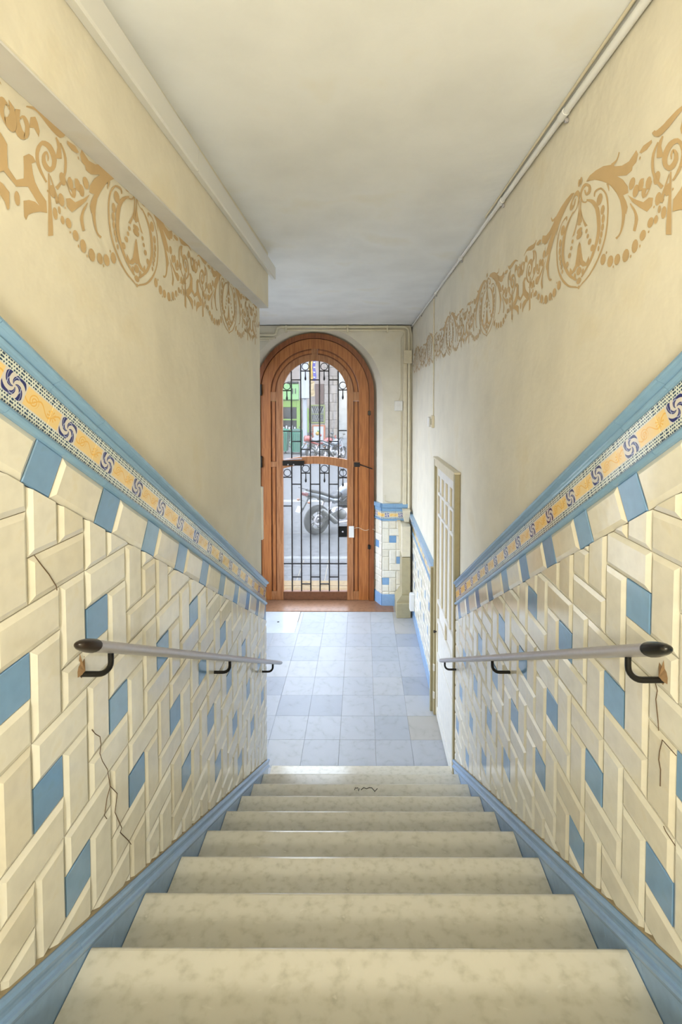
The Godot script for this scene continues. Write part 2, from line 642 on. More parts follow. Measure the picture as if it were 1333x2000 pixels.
# ------------------------------------------------------------------ walls, ceiling
func shell() -> void:
	var wr := group_node("wall_right")
	structure(wr, "cream plaster right wall over a sloping tiled dado with painted frieze")
	block("plaster", V(XR, -0.3, -1.8), V(XR + 0.2, CEIL + 0.1, END + 0.5), M.plaster, wr, 0.0)
	var wl := group_node("wall_left")
	structure(wl, "cream plaster left wall over a sloping tiled dado with painted frieze")
	block("plaster", V(XL, -0.3, -1.8), V(XL - 0.16, CEIL + 0.1, STOP), M.plaster, wl, 0.004)
	var cs := flat()
	extrude(cs, PackedVector2Array([Vector2(-1.8, top(-1.8)), Vector2(END + 0.5, top(END + 0.5)), Vector2(END + 0.5, 4.2), Vector2(-1.8, 4.2)]), V(-2.1, 0, 0), Vector3(0, 0, -1), Vector3(0, 1, 0), Vector3(XR + 2.3, 0, 0))
	var c := obj("ceiling", cs, M.ceiling)
	structure(c, "flat off-white plaster ceiling over the stairs and hall")
	structure(block("wall_back", V(-0.9, 1.5, -1.6), V(0.8, CEIL, -1.8), M.plaster, self, 0.0), "plain cream wall behind the top landing")
	# hall to the left of the stairs
	var hl := group_node("wall_hall_left")
	structure(hl, "cream hall wall left of the street door with a window to the yard")
	for q in [[-0.3, 0.55, STOP - 0.2, END + 0.5], [3.55, 4.1, STOP - 0.2, END + 0.5], [0.55, 3.55, STOP - 0.2, 3.42], [0.55, 3.55, 6.32, END + 0.5]]:
		block("plaster", V(-1.9, q[0], q[2]), V(-2.1, q[1], q[3]), M.plaster, hl, 0.0)
	var wn := group_node("window_1", self, Transform3D(Basis(), V(-2.0, 0.55, 4.87)))
	structure(wn, "white yard window in the left hall wall")
	var ow := Transform3D(Basis(), -wn.position)
	for q in [[0.551, 0.61, 3.421, 6.319], [3.49, 3.549, 3.421, 6.319], [0.61, 3.49, 3.421, 3.48], [0.61, 3.49, 6.26, 6.319], [0.61, 3.49, 4.595, 4.645]]:
		block("window_frame", V(-1.97, q[0], q[2]), V(-2.03, q[1], q[3]), M.paint_white, wn, 0.003).transform = ow
	for q in [[3.481, 4.594], [4.646, 6.259]]:
		block("window_pane", V(-1.998, 0.611, q[0]), V(-2.002, 3.489, q[1]), M.glass, wn, 0.0).transform = ow
	structure(block("wall_hall_back", V(-1.9, -0.3, STOP - 0.2), V(XL - 0.16, CEIL, STOP), M.plaster, self, 0.0), "cream hall wall behind the stair wall")
	# beam along the left wall
	var tb := group_node("trim_1")
	structure(tb, "boxed beam running along the top of the left wall")
	block("beam_side", V(XL + 0.001, 3.548, -1.6), V(-0.648, CEIL - 0.001, 3.25), M.plaster, tb, 0.004)
	block("beam_soffit", V(XL + 0.001, 3.542, -1.6), V(-0.649, 3.5475, 3.249), M.soffit, tb, 0.0)
	# end wall with its arched, splayed opening
	var we := group_node("wall_end")
	structure(we, "cream plaster end wall with a splayed arch round the street door")
	var cx := -0.678
	var cy := 3.01
	var inner := arch(cx, cy, 0.97, 0.925, 0.0, 40)
	var outer := PackedVector2Array()
	for p in inner:
		var q := p - Vector2(cx, cy)
		if q.y <= 0.001:
			outer.append(Vector2(-1.9 if q.x < 0 else XR, p.y))
		else:
			var k := minf((0.94) / q.y, (1.222 if q.x < 0 else 1.381) / maxf(absf(q.x), 1e-4))
			outer.append(Vector2(cx, cy) + q * k)
	var st := flat()
	band(st, inner, outer, END, END + 0.005)
	var deep := arch(cx, cy, 0.853, 0.853, 0.0, 40)
	for i in inner.size() - 1:
		var a := V(inner[i].x, inner[i].y, END)
		var b := V(inner[i + 1].x, inner[i + 1].y, END)
		var e := V(deep[i].x, deep[i].y, END + 0.22)
		var g := V(deep[i + 1].x, deep[i + 1].y, END + 0.22)
		quad(st, a, b, g, e, V(cx, cy, END) - a)
	obj("plaster", st, M.plaster, we)
	var so := flat()
	var out2 := PackedVector2Array()
	for p in deep:
		var q := p - Vector2(cx, cy)
		if q.y <= 0.001:
			out2.append(Vector2(-7.0 if q.x < 0 else 7.0, p.y))
		else:
			var k := minf(4.0 / q.y, 6.5 / maxf(absf(q.x), 1e-4))
			out2.append(Vector2(cx, cy) + q * k)
	band(so, deep, out2, END + 0.225, END + 0.5)
	obj("street_masonry", so, M.soffit, we)
	# painted ornament on both stair walls
	frieze(wl, Transform3D(Basis(Vector3(0, 0, -1), Vector3(0, 1, 0), Vector3(1, 0, 0)), Vector3(XL + 0.0007, 3.262, 0)), 1.0, [0.465, 1.495, 2.525], [0.98, 2.01, 3.04], 0.93)
	frieze(wr, Transform3D(Basis(Vector3(0, 0, 1), Vector3(0, 1, 0), Vector3(-1, 0, 0)), Vector3(XR - 0.0007, 3.262, 0)), -1.0, [0.41, 1.525, 2.64, 3.755, 4.87, 5.985], [0.967, 2.082, 3.197, 4.312, 5.427], 1.01)

func ornament(shapes: Array, strokes: Array, dots: Array, k: float) -> ArrayMesh:
	var st := flat()
	var n := Vector3(0, 0, 1)
	for side in [1.0, -1.0]:
		var layer := [0.0 if side > 0.0 else 0.0008]
		var f := func(x, y): return Vector3(x * 0.001 * k * side, y * 0.001, layer[0])
		for s in shapes:
			layer[0] += 0.00002
			var p := PackedVector2Array()
			for i in range(0, s.size(), 2):
				p.append(Vector2(s[i], s[i + 1]))
			var idx := Geometry2D.triangulate_polygon(p)
			for i in range(0, idx.size(), 3):
				tri(st, f.call(p[idx[i]].x, p[idx[i]].y), f.call(p[idx[i + 1]].x, p[idx[i + 1]].y), f.call(p[idx[i + 2]].x, p[idx[i + 2]].y), n)
		for s in strokes:
			layer[0] += 0.00002
			for i in range(0, s.size() - 4, 4):
				quad(st, f.call(s[i], s[i + 1]), f.call(s[i + 2], s[i + 3]), f.call(s[i + 6], s[i + 7]), f.call(s[i + 4], s[i + 5]), n)
		for d in dots:
			if side < 0.0 and absf(d[0]) < 4.0:
				continue
			layer[0] += 0.00001
			for i in 12:
				var a := TAU * i / 12.0
				var b := TAU * (i + 1) / 12.0
				tri(st, f.call(d[0], d[1]), f.call(d[0] + d[2] * cos(a), d[1] + d[3] * sin(a)), f.call(d[0] + d[2] * cos(b), d[1] + d[3] * sin(b)), n)
	st.generate_normals()
	return st.commit()

func frieze(parent: Node, frame: Transform3D, way: float, medallions: Array, lyres: Array, k: float) -> void:
	var a := ornament(MEDALLION_SHAPES, MEDALLION_STROKES, MEDALLION_DOTS, k)
	var b := ornament(LYRE_SHAPES, LYRE_STROKES, LYRE_DOTS, k * 0.95)
	for z in medallions:
		place("painted_medallion", a, M.frieze, parent, frame * Transform3D(Basis(), Vector3(z * way, 0, 0)))
	for z in lyres:
		place("painted_lyre", b, M.frieze, parent, frame * Transform3D(Basis(), Vector3(z * way, 0, 0)))

# ------------------------------------------------------------------ the tiled dado along the stairs
func slope_piece(called: String, prof: Array, s0: float, s1: float, frame: Transform3D, material: Material, parent: Node) -> void:
	# prof: points (height across the slope, out of the wall)
	var st := flat()
	var pts := PackedVector2Array(prof)
	extrude(st, pts, frame * Vector3(s0 + 0.0006, 0, 0), frame.basis.y, frame.basis.z, frame.basis.x * (s1 - s0 - 0.0012))
	obj(called, st, material, parent)

func stair_wall(left: bool) -> void:
	var parent := get_node("wall_left" if left else "wall_right")
	var way := 1.0 if left else -1.0
	var wall := Transform3D(Basis(Vector3(0, 0, -1), Vector3(0, 1, 0), Vector3(1, 0, 0)), Vector3(XL, 0, 0)) if left else Transform3D(Basis(Vector3(0, 0, 1), Vector3(0, 1, 0), Vector3(-1, 0, 0)), Vector3(XR, 0, 0))
	# p = across the slope: way * a * SN + b * CS - c0
	var c0 := D0 * SN + Y0 * CS
	var planes := [Vector3(way * SN, CS, 0.929 + c0), Vector3(-way * SN, -CS, -0.052 - c0), Vector3(way, 0, STOP), Vector3(-way, 0, -0.3)]
	# bed of mortar behind the tiles
	var bed := cut([[Vector3(-5, -1, 0.0195), Vector3(5, -1, 0.0195), Vector3(5, 5, 0.0195), Vector3(-5, 5, 0.0195)]], [Vector3(way * SN, CS, 1.165 + c0), Vector3(-way * SN, -CS, 0.16 - c0), Vector3(way, 0, STOP - 0.001), Vector3(-way, 0, 1.5)])
	var solid := []
	for p in bed[0]:
		solid.append(Vector2(p.x, p.y))
	var st := flat()
	extrude(st, PackedVector2Array(solid), wall.origin + wall.basis.z * 0.0005, wall.basis.x, wall.basis.y, wall.basis.z * 0.0215)
	obj("mortar_bed", st, M.grout, parent)
	if left:
		tile_field(parent, wall, way, 1.196, 2.330, 0.0982, Vector2(0.3, STOP), Vector2(0.0, 3.2), planes)
	else:
		tile_field(parent, wall, way, 1.128, 2.4005, 0.0993, Vector2(0.3, STOP), Vector2(0.0, 3.2), planes)
	# pieces that follow the slope
	var slope := wall * Transform3D(Basis(Vector3(CS, -SN * way, 0), Vector3(SN * way, CS, 0), Vector3(0, 0, 1)), Vector3(D0 * way, Y0, 0))
	var ends := [Vector3(way * CS * 1.0, SN, STOP - D0), Vector3(-way * CS, -SN, D0 - 0.2)]
	ends[0] = Vector3(way * CS, SN, STOP - D0)
	var far := func(p: float) -> float: return (STOP - D0 - p * SN) / CS
	# border: cream oblongs and blue squares
	var cream_mesh: Mesh
	var blue_mesh: Mesh
	var s := -1.4 + (0.128 if left else 0.018)
	var k := 0
	while s < 2.6:
		var w := 0.198 if k % 2 == 0 else 0.0965
		var lo := s if left else -s - w
		var is_blue := k % 2 == 1
		var f := tile_faces(-w / 2 + 0.0011, 0.9315, w / 2 - 0.0011, 1.0285, 0.02, 0.0275, 0.0295 if is_blue else 0.0338, 0.002 if is_blue else 0.0130)
		var m: Mesh
		if s + w > far.call(1.03) or s < -1.3:
			m = face_mesh(cut(f, [Vector3(ends[0].x, ends[0].y, ends[0].z - ends[0].x * (lo + w / 2))]))
		elif is_blue:
			if blue_mesh == null:
				blue_mesh = face_mesh(f)
			m = blue_mesh
		else:
			if cream_mesh == null:
				cream_mesh = face_mesh(f)
			m = cream_mesh
		if m:
			place("border_blue_tile" if is_blue else "border_tile", m, M.blue[k % 3] if is_blue else M.cream[rng.randi() % 5], parent, slope * Transform3D(Basis(), Vector3(lo + w / 2, 0, 0)))
		s += w
		k += 1
	# printed strip
	s = -1.4 + (0.05 if left else 0.09)
	var strip_mesh: Mesh
	while s < 2.6:
		var w := 0.1925
		var lo := s if left else -s - w
		var f := tile_faces(-w / 2 + 0.0006, 1.047, w / 2 - 0.0006, 1.1335, 0.02, 0.0315, 0.0325, 0.001)
		var uv := Rect2(-w / 2, 1.047, w, 0.0865)
		var m: Mesh
		if s + w > far.call(1.134):
			m = face_mesh(cut(f, [Vector3(ends[0].x, ends[0].y, ends[0].z - ends[0].x * (lo + w / 2))]), uv)
		else:
			if strip_mesh == null:
				strip_mesh = face_mesh(f, uv)
			m = strip_mesh
		if m:
			place("printed_tile", m, M.printed, parent, slope * Transform3D(Basis(), Vector3(lo + w / 2, 0, 0)))
		s += w
	# bead, cap and skirting
	var bead := [Vector2(1.028, 0.02)]
	for i in 7:
		var a := PI * i / 6.0
		bead.append(Vector2(1.0375 - 0.0095 * cos(a), 0.031 + 0.011 * sin(a)))
	bead.append(Vector2(1.047, 0.02))
	var cap := [Vector2(1.134, 0.02), Vector2(1.134, 0.0355), Vector2(1.139, 0.0365), Vector2(1.142, 0.040), Vector2(1.1455, 0.0405), Vector2(1.147, 0.037), Vector2(1.151, 0.0365), Vector2(1.154, 0.041), Vector2(1.157, 0.0465)]
	for i in 6:
		var a := -PI * 0.45 + PI * 0.95 * i / 5.0
		cap.append(Vector2(1.165 + 0.0075 * sin(a), 0.0455 + 0.0075 * cos(a)))
	cap.append(Vector2(1.174, 0.03))
	cap.append(Vector2(1.174, 0.001))
	var skirt := [Vector2(-0.16, 0.022), Vector2(-0.16, 0.0405), Vector2(-0.004, 0.0405), Vector2(0.0, 0.0425), Vector2(0.004, 0.047), Vector2(0.010, 0.049), Vector2(0.016, 0.047), Vector2(0.019, 0.042), Vector2(0.024, 0.040), Vector2(0.032, 0.041), Vector2(0.039, 0.044), Vector2(0.046, 0.0455), Vector2(0.0525, 0.043), Vector2(0.055, 0.037), Vector2(0.055, 0.022)]
	slope_piece("grout_fillet", [Vector2(0.0555, 0.021), Vector2(0.0555, 0.0345), Vector2(0.060, 0.0335), Vector2(0.0625, 0.021)], (-1.5 if left else -far.call(0.06)), (far.call(0.06) if left else 1.5), slope, M.grout, parent)
	for spec in [["bead_tile", bead, 1.04, 0.02, M.moulding], ["cap_tile", cap, 1.165, 0.11, M.moulding], ["skirting_tile", skirt, 0.0, 0.06, M.skirting]]:
		var e: float = far.call(spec[2])
		s = -1.5 + spec[3]
		while s < e - 0.01:
			var w := minf(0.196, e - s)
			var lo := s if left else -s - w
			slope_piece(spec[0], spec[1], lo, lo + w, slope, spec[4], parent)
			s += 0.196

# ------------------------------------------------------------------ stairs
func staircase() -> void:
	var o := group_node("staircase", self, Transform3D(Basis(), V(0, 0, 3.4)))
	tag(o, "worn marble staircase running down between the tiled walls", "stairs")
	var back := Transform3D(Basis(), -o.position)
	var xl := XL + 0.0425
	var xr := XR - 0.0425
	for k in range(-2, 9):
		var d := D0 + T * k
		var y := Y0 - R * k
		var t0 := d - T - 0.012 if k > -2 else -1.6
		var prof := PackedVector2Array([Vector2(t0, y - 0.031), Vector2(d - 0.006, y - 0.031)])
		for i in 9:
			var a := -PI / 2 + PI * i / 8.0
			prof.append(Vector2(d - 0.0155 + 0.0155 * cos(a), y - 0.0155 + 0.0155 * sin(a)))
		prof.append(Vector2(t0, y))
		var st := flat()
		extrude(st, prof, V(xl, 0, 0), Vector3(0, 0, -1), Vector3(0, 1, 0), Vector3(xr - xl, 0, 0))
		obj("tread", st, M.tread[(k + 3) % 3], o, back)
		block("riser", V(xl, y - R + 0.0005, d - 0.035), V(xr, y - 0.0315, d - 0.016), M.tread[(k + 4) % 3], o, 0.001).transform = back
	# a chip in the lowest nosings
	for c in [[0.045, 6, 0.10], [-0.03, 6, 0.03]]:
		var d: float = D0 + T * c[1]
		var y: float = Y0 - R * c[1]
		var p := []
		for i in 7:
			p.append(V(c[0] + c[2] * (i / 6.0 - 0.5), y + 0.0008, d - 0.045 + 0.012 * sin(i * 2.1) - 0.01 * cos(i * 1.3)))
		place("crack", tube_mesh(p, 0.0022, 5), M.dark, o, back)

# ------------------------------------------------------------------ the hall
func hall() -> void:
	var fl := group_node("floor")
	structure(fl, "grey and white marble tiled hall floor")
	block("screed", V(-1.9, -0.2, 3.3), V(XR, -0.008, 6.335), M.grout, fl, 0.0)
	var s := 0.3034
	for j in 11:
		for i in range(-7, 2):
			var x0 := 0.114 + s * i
			var x1 := minf(x0 + s, XR - 0.001)
			var d1 := 6.33 - s * j
			var d0 := maxf(d1 - s, 3.40)
			if d1 - d0 < 0.03:
				continue
			if x0 < -0.9 and d0 > 5.8:
				continue
			if x0 < -0.8 and d0 > 5.6:
				x0 = maxf(x0, -0.842) if d0 > 5.8 else x0
			x0 = maxf(x0, -1.899)
			var e := rng.randf_range(-0.0004, 0.0004)
			block("floor_tile", V(x0 + 0.0007, -0.02, d0 + 0.0007), V(x1 - 0.0007, e, d1 - 0.0007), M.marble[[4, 5, 1, 0, 2, 3][rng.randi() % 6] if i > 0 else [0, 0, 1, 2, 3, 0][rng.randi() % 6]], fl, 0.001)
	for i in range(-7, -2):
		var x0 := maxf(0.114 + s * i, -1.899)
		var x1 := 0.114 + s * i + s
		if i == -4:
			block("floor_tile", V(-0.838, -0.02, 5.7239), V(-0.797, 0, 6.33), M.marble[2], fl, 0.001)
	var h := group_node("floor_hatch")
	tag(h, "pale access cover let into the marble floor before the street door", "hatch")
	block("cover", V(-1.895, -0.02, 5.735), V(-0.845, 0.003, 6.325), M.hatch, h, 0.002)
	var ho := smooth()
	lathe(ho, [Vector2(0.0, 0.0012), Vector2(0.014, 0.0012), Vector2(0.016, 0.0)], V(-1.10, 0.003, 6.03), Vector3.UP, 14)
	obj("finger_hole", ho, M.dark, h)
	var th := block("trim_2", V(-1.9, -0.15, 6.333), V(0.44, 0.008, 6.80), M.threshold, self, 0.004)
	structure(th, "worn reddish stone threshold before the street door")
	# low tiled dado on the right hall wall
	var wr := group_node("wall_hall_right")
	structure(wr, "low tiled dado on the right hall wall beside the cupboard")
	var top := 1.345
	var right := Transform3D(Basis(Vector3(0, 0, 1), Vector3(0, 1, 0), Vector3(-1, 0, 0)), Vector3(XR, 0, 0))
	block("mortar_bed", V(XR - 0.0005, 0, 4.28), V(XR - 0.012, top - 0.01, END - 0.001), M.grout, wr, 0.0)
	tile_field(wr, right, -1.0, 5.0, 0.80, 0.0993, Vector2(4.27, END), Vector2(0.15, 1.10), [Vector3(0, 1, 1.10), Vector3(0, -1, -0.158), Vector3(-1, 0, END - 0.002), Vector3(1, 0, -4.28)], 0.009)
	dado_rows(wr, right, -END + 0.002, -4.28, top, 0.158)
	# the tiled pier right of the door: front and splay
	var pier := group_node("wall_pier")
	structure(pier, "tiled pier right of the street door with blue base and printed band")
	var front := Transform3D(Basis(Vector3(1, 0, 0), Vector3(0, 1, 0), Vector3(0, 0, 1)), V(0, 0, END))
	var ax := Vector3(0.117, 0, 0.22).normalized()
	var splay := Transform3D(Basis(ax, Vector3(0, 1, 0), ax.cross(Vector3.UP)), V(0.292, 0, END))
	block("mortar_bed", V(0.297, 0, END - 0.0005), V(0.66, 1.44, END - 0.011), M.grout, pier, 0.0)
	tile_field(pier, front, 1.0, 0.435, 0.955, 0.1, Vector2(0.27, 0.68), Vector2(0.15, 1.25), [Vector3(0, 1, 1.215), Vector3(0, -1, -0.172), Vector3(1, 0, 0.66), Vector3(-1, 0, -0.283)], 0.010)
	tile_field(pier, splay, 1.0, -0.13, 0.86, 0.1, Vector2(-0.3, 0.02), Vector2(0.15, 1.25), [Vector3(0, 1, 1.215), Vector3(0, -1, -0.172), Vector3(1, 0, 0.004), Vector3(-1, 0, 0.236)], 0.006)
	dado_rows(pier, front, 0.283, 0.66, 1.46, 0.172)
	dado_rows(pier, splay, -0.236, 0.006, 1.46, 0.172)
	# metal column casing in the corner
	var c := group_node("column_casing", self, Transform3D(Basis(), V(0.58, 0, 6.3)))
	tag(c, "olive painted boxed pipe casing standing in the corner by the tiled pier", "pipe casing")
	var off := Transform3D(Basis(), -c.position)
	block("foot", V(0.462, 0.001, 6.14), V(0.652, 0.20, 6.505), M.paint_olive, c, 0.004).transform = off
	var st := flat()
	extrude(st, PackedVector2Array([Vector2(0.462, 0.20), Vector2(0.652, 0.20), Vector2(0.652, 0.30), Vector2(0.535, 0.30)]), V(0, 0, 6.17), Vector3(1, 0, 0), Vector3(0, 1, 0), Vector3(0, 0, -0.33))
	obj("shoulder", st, M.paint_olive, c, off)
	block("lower_casing", V(0.535, 0.30, 6.19), V(0.652, 0.80, 6.505), M.paint_olive, c, 0.004).transform = off
	block("upper_casing", V(0.538, 0.808, 6.20), V(0.652, 1.22, 6.505), M.paint, c, 0.004).transform = off
	var br := flat()
	extrude(br, PackedVector2Array([Vector2(0.49, 1.235), Vector2(0.538, 0.80), Vector2(0.538, 1.235)]), V(0, 0, 6.40), Vector3(1, 0, 0), Vector3(0, 1, 0), Vector3(0, 0, -0.1))
	obj("gusset", br, M.paint, c, off)
	var fn := flat()
	extrude(fn, PackedVector2Array([Vector2(0.585, 1.24), Vector2(0.645, 1.24), Vector2(0.668, 1.40), Vector2(0.560, 1.40)]), V(0, 0, 6.36), Vector3(1, 0, 0), Vector3(0, 1, 0), Vector3(0, 0, -0.12))
	obj("funnel", fn, M.paint, c, off)
	var sb := group_node("socket_box", self, Transform3D(Basis(), V(0.66, 0.2, 6.0)))
	tag(sb, "small pale grey box on the right wall beside the pipe casing", "box")
	block("case", V(-0.035, -0.02, 0.03), V(0.02, 0.20, -0.05), M.conduit, sb, 0.004)
	block("lid", V(-0.041, -0.01, 0.025), V(-0.0355, 0.19, -0.045), M.duct, sb, 0.002)

func dado_rows(parent: Node, frame: Transform3D, a0: float, a1: float, top: float, base: float) -> void:
	var drop := top - 1.46
	var n := maxi(1, roundi((a1 - a0) / 0.2))
	var w := (a1 - a0) / n
	for i in n:
		var lo := a0 + w * i + 0.0006
		var hi := a0 + w * (i + 1) - 0.0006
		for row in [["base_tile", 0.001, base - 0.001, 0.026, M.skirting], ["bead_tile", 1.217 + drop, 1.246 + drop, 0.028, M.moulding], ["cap_tile", 1.352 + drop, 1.405 + drop, 0.030, M.moulding], ["cap_tile", 1.4055 + drop, 1.46 + drop, 0.046, M.moulding]]:
			var st := flat()
			var y0: float = row[1]
			var y1: float = row[2]
			var n0: float = row[3]
			extrude(st, PackedVector2Array([Vector2(y0, 0.001), Vector2(y0, n0 - 0.004), Vector2(y0 + 0.004, n0), Vector2(y1 - 0.006, n0), Vector2(y1, n0 - 0.006), Vector2(y1, 0.001)]), frame * Vector3(lo, 0, 0), frame.basis.y, frame.basis.z, frame.basis.x * (hi - lo))
			obj(row[0], st, row[4], parent)
		var f := tile_faces(lo, 1.247 + drop, hi, 1.351 + drop, 0.006, 0.020, 0.021, 0.001)
		var m := face_mesh(f, Rect2(lo, 1.247 + drop, maxf(hi - lo, 0.12), 0.104))
		place("printed_tile", m, M.printed, parent, frame)

# ------------------------------------------------------------------ street door
func front_door() -> void:
	var o := group_node("door_1", self, Transform3D(Basis(), V(-0.678, 0, 6.70)))
	structure(o, "arched varnished wooden street door with iron grille and glass")
	var off := Transform3D(Basis(), -o.position)
	var cx := -0.678
	var cy := 3.013
	var lo := 0.012
	var st := flat()
	band(st, arch(cx, cy, 0.782, 0.782, lo), arch(cx, cy, 0.852, 0.852, lo), 6.655, 6.80)
	obj("door_frame", st, M.wood_dark, o, off)
	st = flat()
	band(st, arch(cx, cy, 0.760, 0.760, lo), arch(cx, cy, 0.7815, 0.7815, lo), 6.748, 6.80)
	obj("door_stop", st, M.wood_dark, o, off)
	var leaf := group_node("door_leaf", o)
	st = flat()
	band(st, arch(cx, cy, 0.464, 0.464, lo), arch(cx, cy, 0.552, 0.552, lo), 6.685, 6.745)
	obj("inner_stile", st, M.wood_pale, leaf, off)
	st = flat()
	band(st, arch(cx, cy, 0.634, 0.634, lo), arch(cx, cy, 0.775, 0.775, lo), 6.685, 6.745)
	obj("outer_stile", st, M.wood, leaf, off)
	# sunk panels between the stiles
	var spans := []
	for side in [-1.0, 1.0]:
		for ys in [[0.14, 1.95], [2.03, 2.90]]:
			var a := PackedVector2Array([Vector2(cx + side * 0.5525, ys[0]), Vector2(cx + side * 0.5525, ys[1])])
			var b := PackedVector2Array([Vector2(cx + side * 0.6335, ys[0]), Vector2(cx + side * 0.6335, ys[1])])
			spans.append([a, b])
	for ang in [[0.03, PI / 2 - 0.075], [PI / 2 + 0.075, PI - 0.03]]:
		spans.append([arc(cx, cy, 0.5525, ang[0], ang[1]), arc(cx, cy, 0.6335, ang[0], ang[1])])
	for sp in spans:
		st = flat()
		band(st, sp[0], sp[1], 6.712, 6.735)
		var pn := obj("panel", st, M.wood_dark, leaf, off)
		var a: PackedVector2Array = sp[0].duplicate()
		var b: PackedVector2Array = sp[1].duplicate()
		for i in a.size():
			var e: Vector2 = sp[1][i] - sp[0][i]
			a[i] += e * 0.24
			b[i] -= e * 0.24
		st = flat()
		band(st, a, b, 6.700, 6.7118)
		pn.set_meta("label", "sunk panel with a raised field")
		obj("panel_field", st, M.wood, leaf, off)
	for r in [[0.013, 0.138], [1.952, 2.028], [2.902, 3.032]]:
		for side in [-1.0, 1.0]:
			block("cross_rail", V(cx + side * 0.5525, r[0], 6.686), V(cx + side * 0.6335, r[1], 6.744), M.wood_pale, leaf, 0.002).transform = off
	st = flat()
	band(st, arc(cx, cy, 0.5525, PI / 2 - 0.07, PI / 2 + 0.07, 4), arc(cx, cy, 0.6335, PI / 2 - 0.07, PI / 2 + 0.07, 4), 6.686, 6.744)
	obj("cross_rail", st, M.wood_pale, leaf, off)
	# bowed middle rail and bottom rail
	var up := PackedVector2Array()
	var dn := PackedVector2Array()
	for i in 17:
		var q := i / 16.0 * 2.0 - 1.0
		up.append(Vector2(cx + q * 0.4635, 2.105 - 0.05 * q * q))
		dn.append(Vector2(cx + q * 0.4635, 1.998 - 0.07 * q * q))
	st = flat()
	band(st, dn, up, 6.682, 6.748)
	obj("middle_rail", st, M.wood_pale, leaf, off)
	block("bottom_rail", V(cx - 0.4635, 0.013, 6.684), V(cx + 0.4635, 0.134, 6.746), M.wood_worn, leaf, 0.003).transform = off
	# glass
	var gl := flat()
	var pane := arch(cx, cy, 0.462, 0.462, 2.05, 32)
	extrude(gl, pane, V(0, 0, 6.735), Vector3(1, 0, 0), Vector3(0, 1, 0), Vector3(0, 0, -0.004))
	obj("upper_pane", gl, M.glass, o, off)
	block("lower_pane", V(cx - 0.463, 0.135, 6.735), V(cx + 0.463, 1.97, 6.739), M.glass, o, 0.0).transform = off
	# iron grille
	var gr := group_node("grille", o)
	var xs := [-1.146]
	for k in 6:
		xs.append(-1.0155 + 0.135 * k)
	xs.append(-0.21)
	for k in range(1, 7):
		var x: float = xs[k]
		var q := (x - cx) / 0.4635
		block("upright_bar", V(x - 0.0085, 2.10 - 0.05 * q * q, 6.704), V(x + 0.0085, cy + sqrt(0.463 * 0.463 - (x - cx) * (x - cx)), 6.722), M.iron, gr, 0.001).transform = off
		block("upright_bar", V(x - 0.0085, 0.134, 6.704), V(x + 0.0085, 2.0 - 0.07 * q * q, 6.722), M.iron, gr, 0.001).transform = off
	var cross := [[1, 3.205], [3, 3.205], [5, 3.205], [0, 3.05], [2, 3.332], [4, 3.332], [6, 3.06], [0, 2.468], [6, 2.475], [1, 2.319], [3, 2.319], [5, 2.319], [2, 2.203], [4, 2.203],
		[1, 1.699], [3, 1.699], [5, 1.699], [0, 1.80], [6, 1.80], [2, 1.86], [4, 1.86], [0, 1.381], [6, 1.381], [6, 0.935], [1, 0.341], [3, 0.341], [5, 0.341], [2, 0.237], [4, 0.237]]
	for k in 7:
		cross.append([k, 0.536])
	for c in cross:
		block("cross_bar", V(xs[c[0]] + 0.0085, c[1] - 0.008, 6.707), V(xs[c[0] + 1] - 0.0085, c[1] + 0.008, 6.719), M.iron, gr, 0.001).transform = off
	for c in [[0, 3.05], [2, 3.332], [4, 3.332], [6, 3.06], [0, 1.80], [2, 1.86], [4, 1.86], [6, 1.80]]:
		var x: float = (xs[c[0]] + xs[c[0] + 1]) / 2.0
		var ring := []
		for i in 25:
			ring.append(V(x + 0.05 * cos(TAU * i / 24.0), c[1] + 0.064 + 0.05 * sin(TAU * i / 24.0), 6.713))
		place("ring", tube_mesh(ring, 0.006, 6), M.iron, gr, off)
		if c[0] == 0 and c[1] < 2.0:
			continue
		var dr := smooth()
		lathe(dr, [Vector2(0, 0), Vector2(0.007, -0.002), Vector2(0.008, -0.07), Vector2(0.015, -0.10), Vector2(0.012, -0.118), Vector2(0, -0.135)], V(x, c[1] - 0.006, 6.713), Vector3.UP, 10)
		obj("drop", dr, M.iron, gr, off)
	# fittings
	var lock := group_node("lock", o)
	block("lock_case", V(-0.343, 0.945, 6.672), V(-0.215, 1.095, 6.702), M.iron_black, lock, 0.004).transform = off
	block("strike_plate", V(-0.19, 0.93, 6.6835), V(-0.115, 1.095, 6.676), M.duct, lock, 0.002).transform = off
	var kn := smooth()
	lathe(kn, [Vector2(0, 0.028), Vector2(0.012, 0.026), Vector2(0.014, 0.016), Vector2(0.009, 0.01), Vector2(0.009, 0)], V(-0.275, 1.02, 6.672), Vector3(0, 0, 1), 14)
	obj("turn_knob", kn, M.steel, lock, off)
	var bolt := group_node("spring_bolt", o)
	block("bolt_plate", V(-1.14, 1.975, 6.655), V(-0.83, 2.045, 6.682), M.iron_black, bolt, 0.004).transform = off
	rod("bolt_bar", V(-1.12, 2.06, 6.648), V(-0.86, 2.075, 6.648), 0.008, M.steel, bolt).transform = off
	for x in [-1.06, -0.98]:
		rod("bolt_screw", V(x, 1.99, 6.655), V(x, 1.99, 6.650), 0.01, M.steel, bolt).transform = off
	var la := group_node("latch", o)
	block("latch_plate", V(-0.115, 1.955, 6.684), V(-0.03, 2.02, 6.674), M.iron, la, 0.003).transform = off
	rod("latch_arm", V(-0.03, 1.99, 6.668), V(0.15, 1.93, 6.645), 0.008, M.iron, la).transform = off
	for y in [[0.77, 0.12], [2.70, 0.11]]:
		block("hinge", V(0.085, y[0], 6.684), V(0.125, y[0] + 0.06, 6.640), M.iron_black, o, 0.004).transform = off
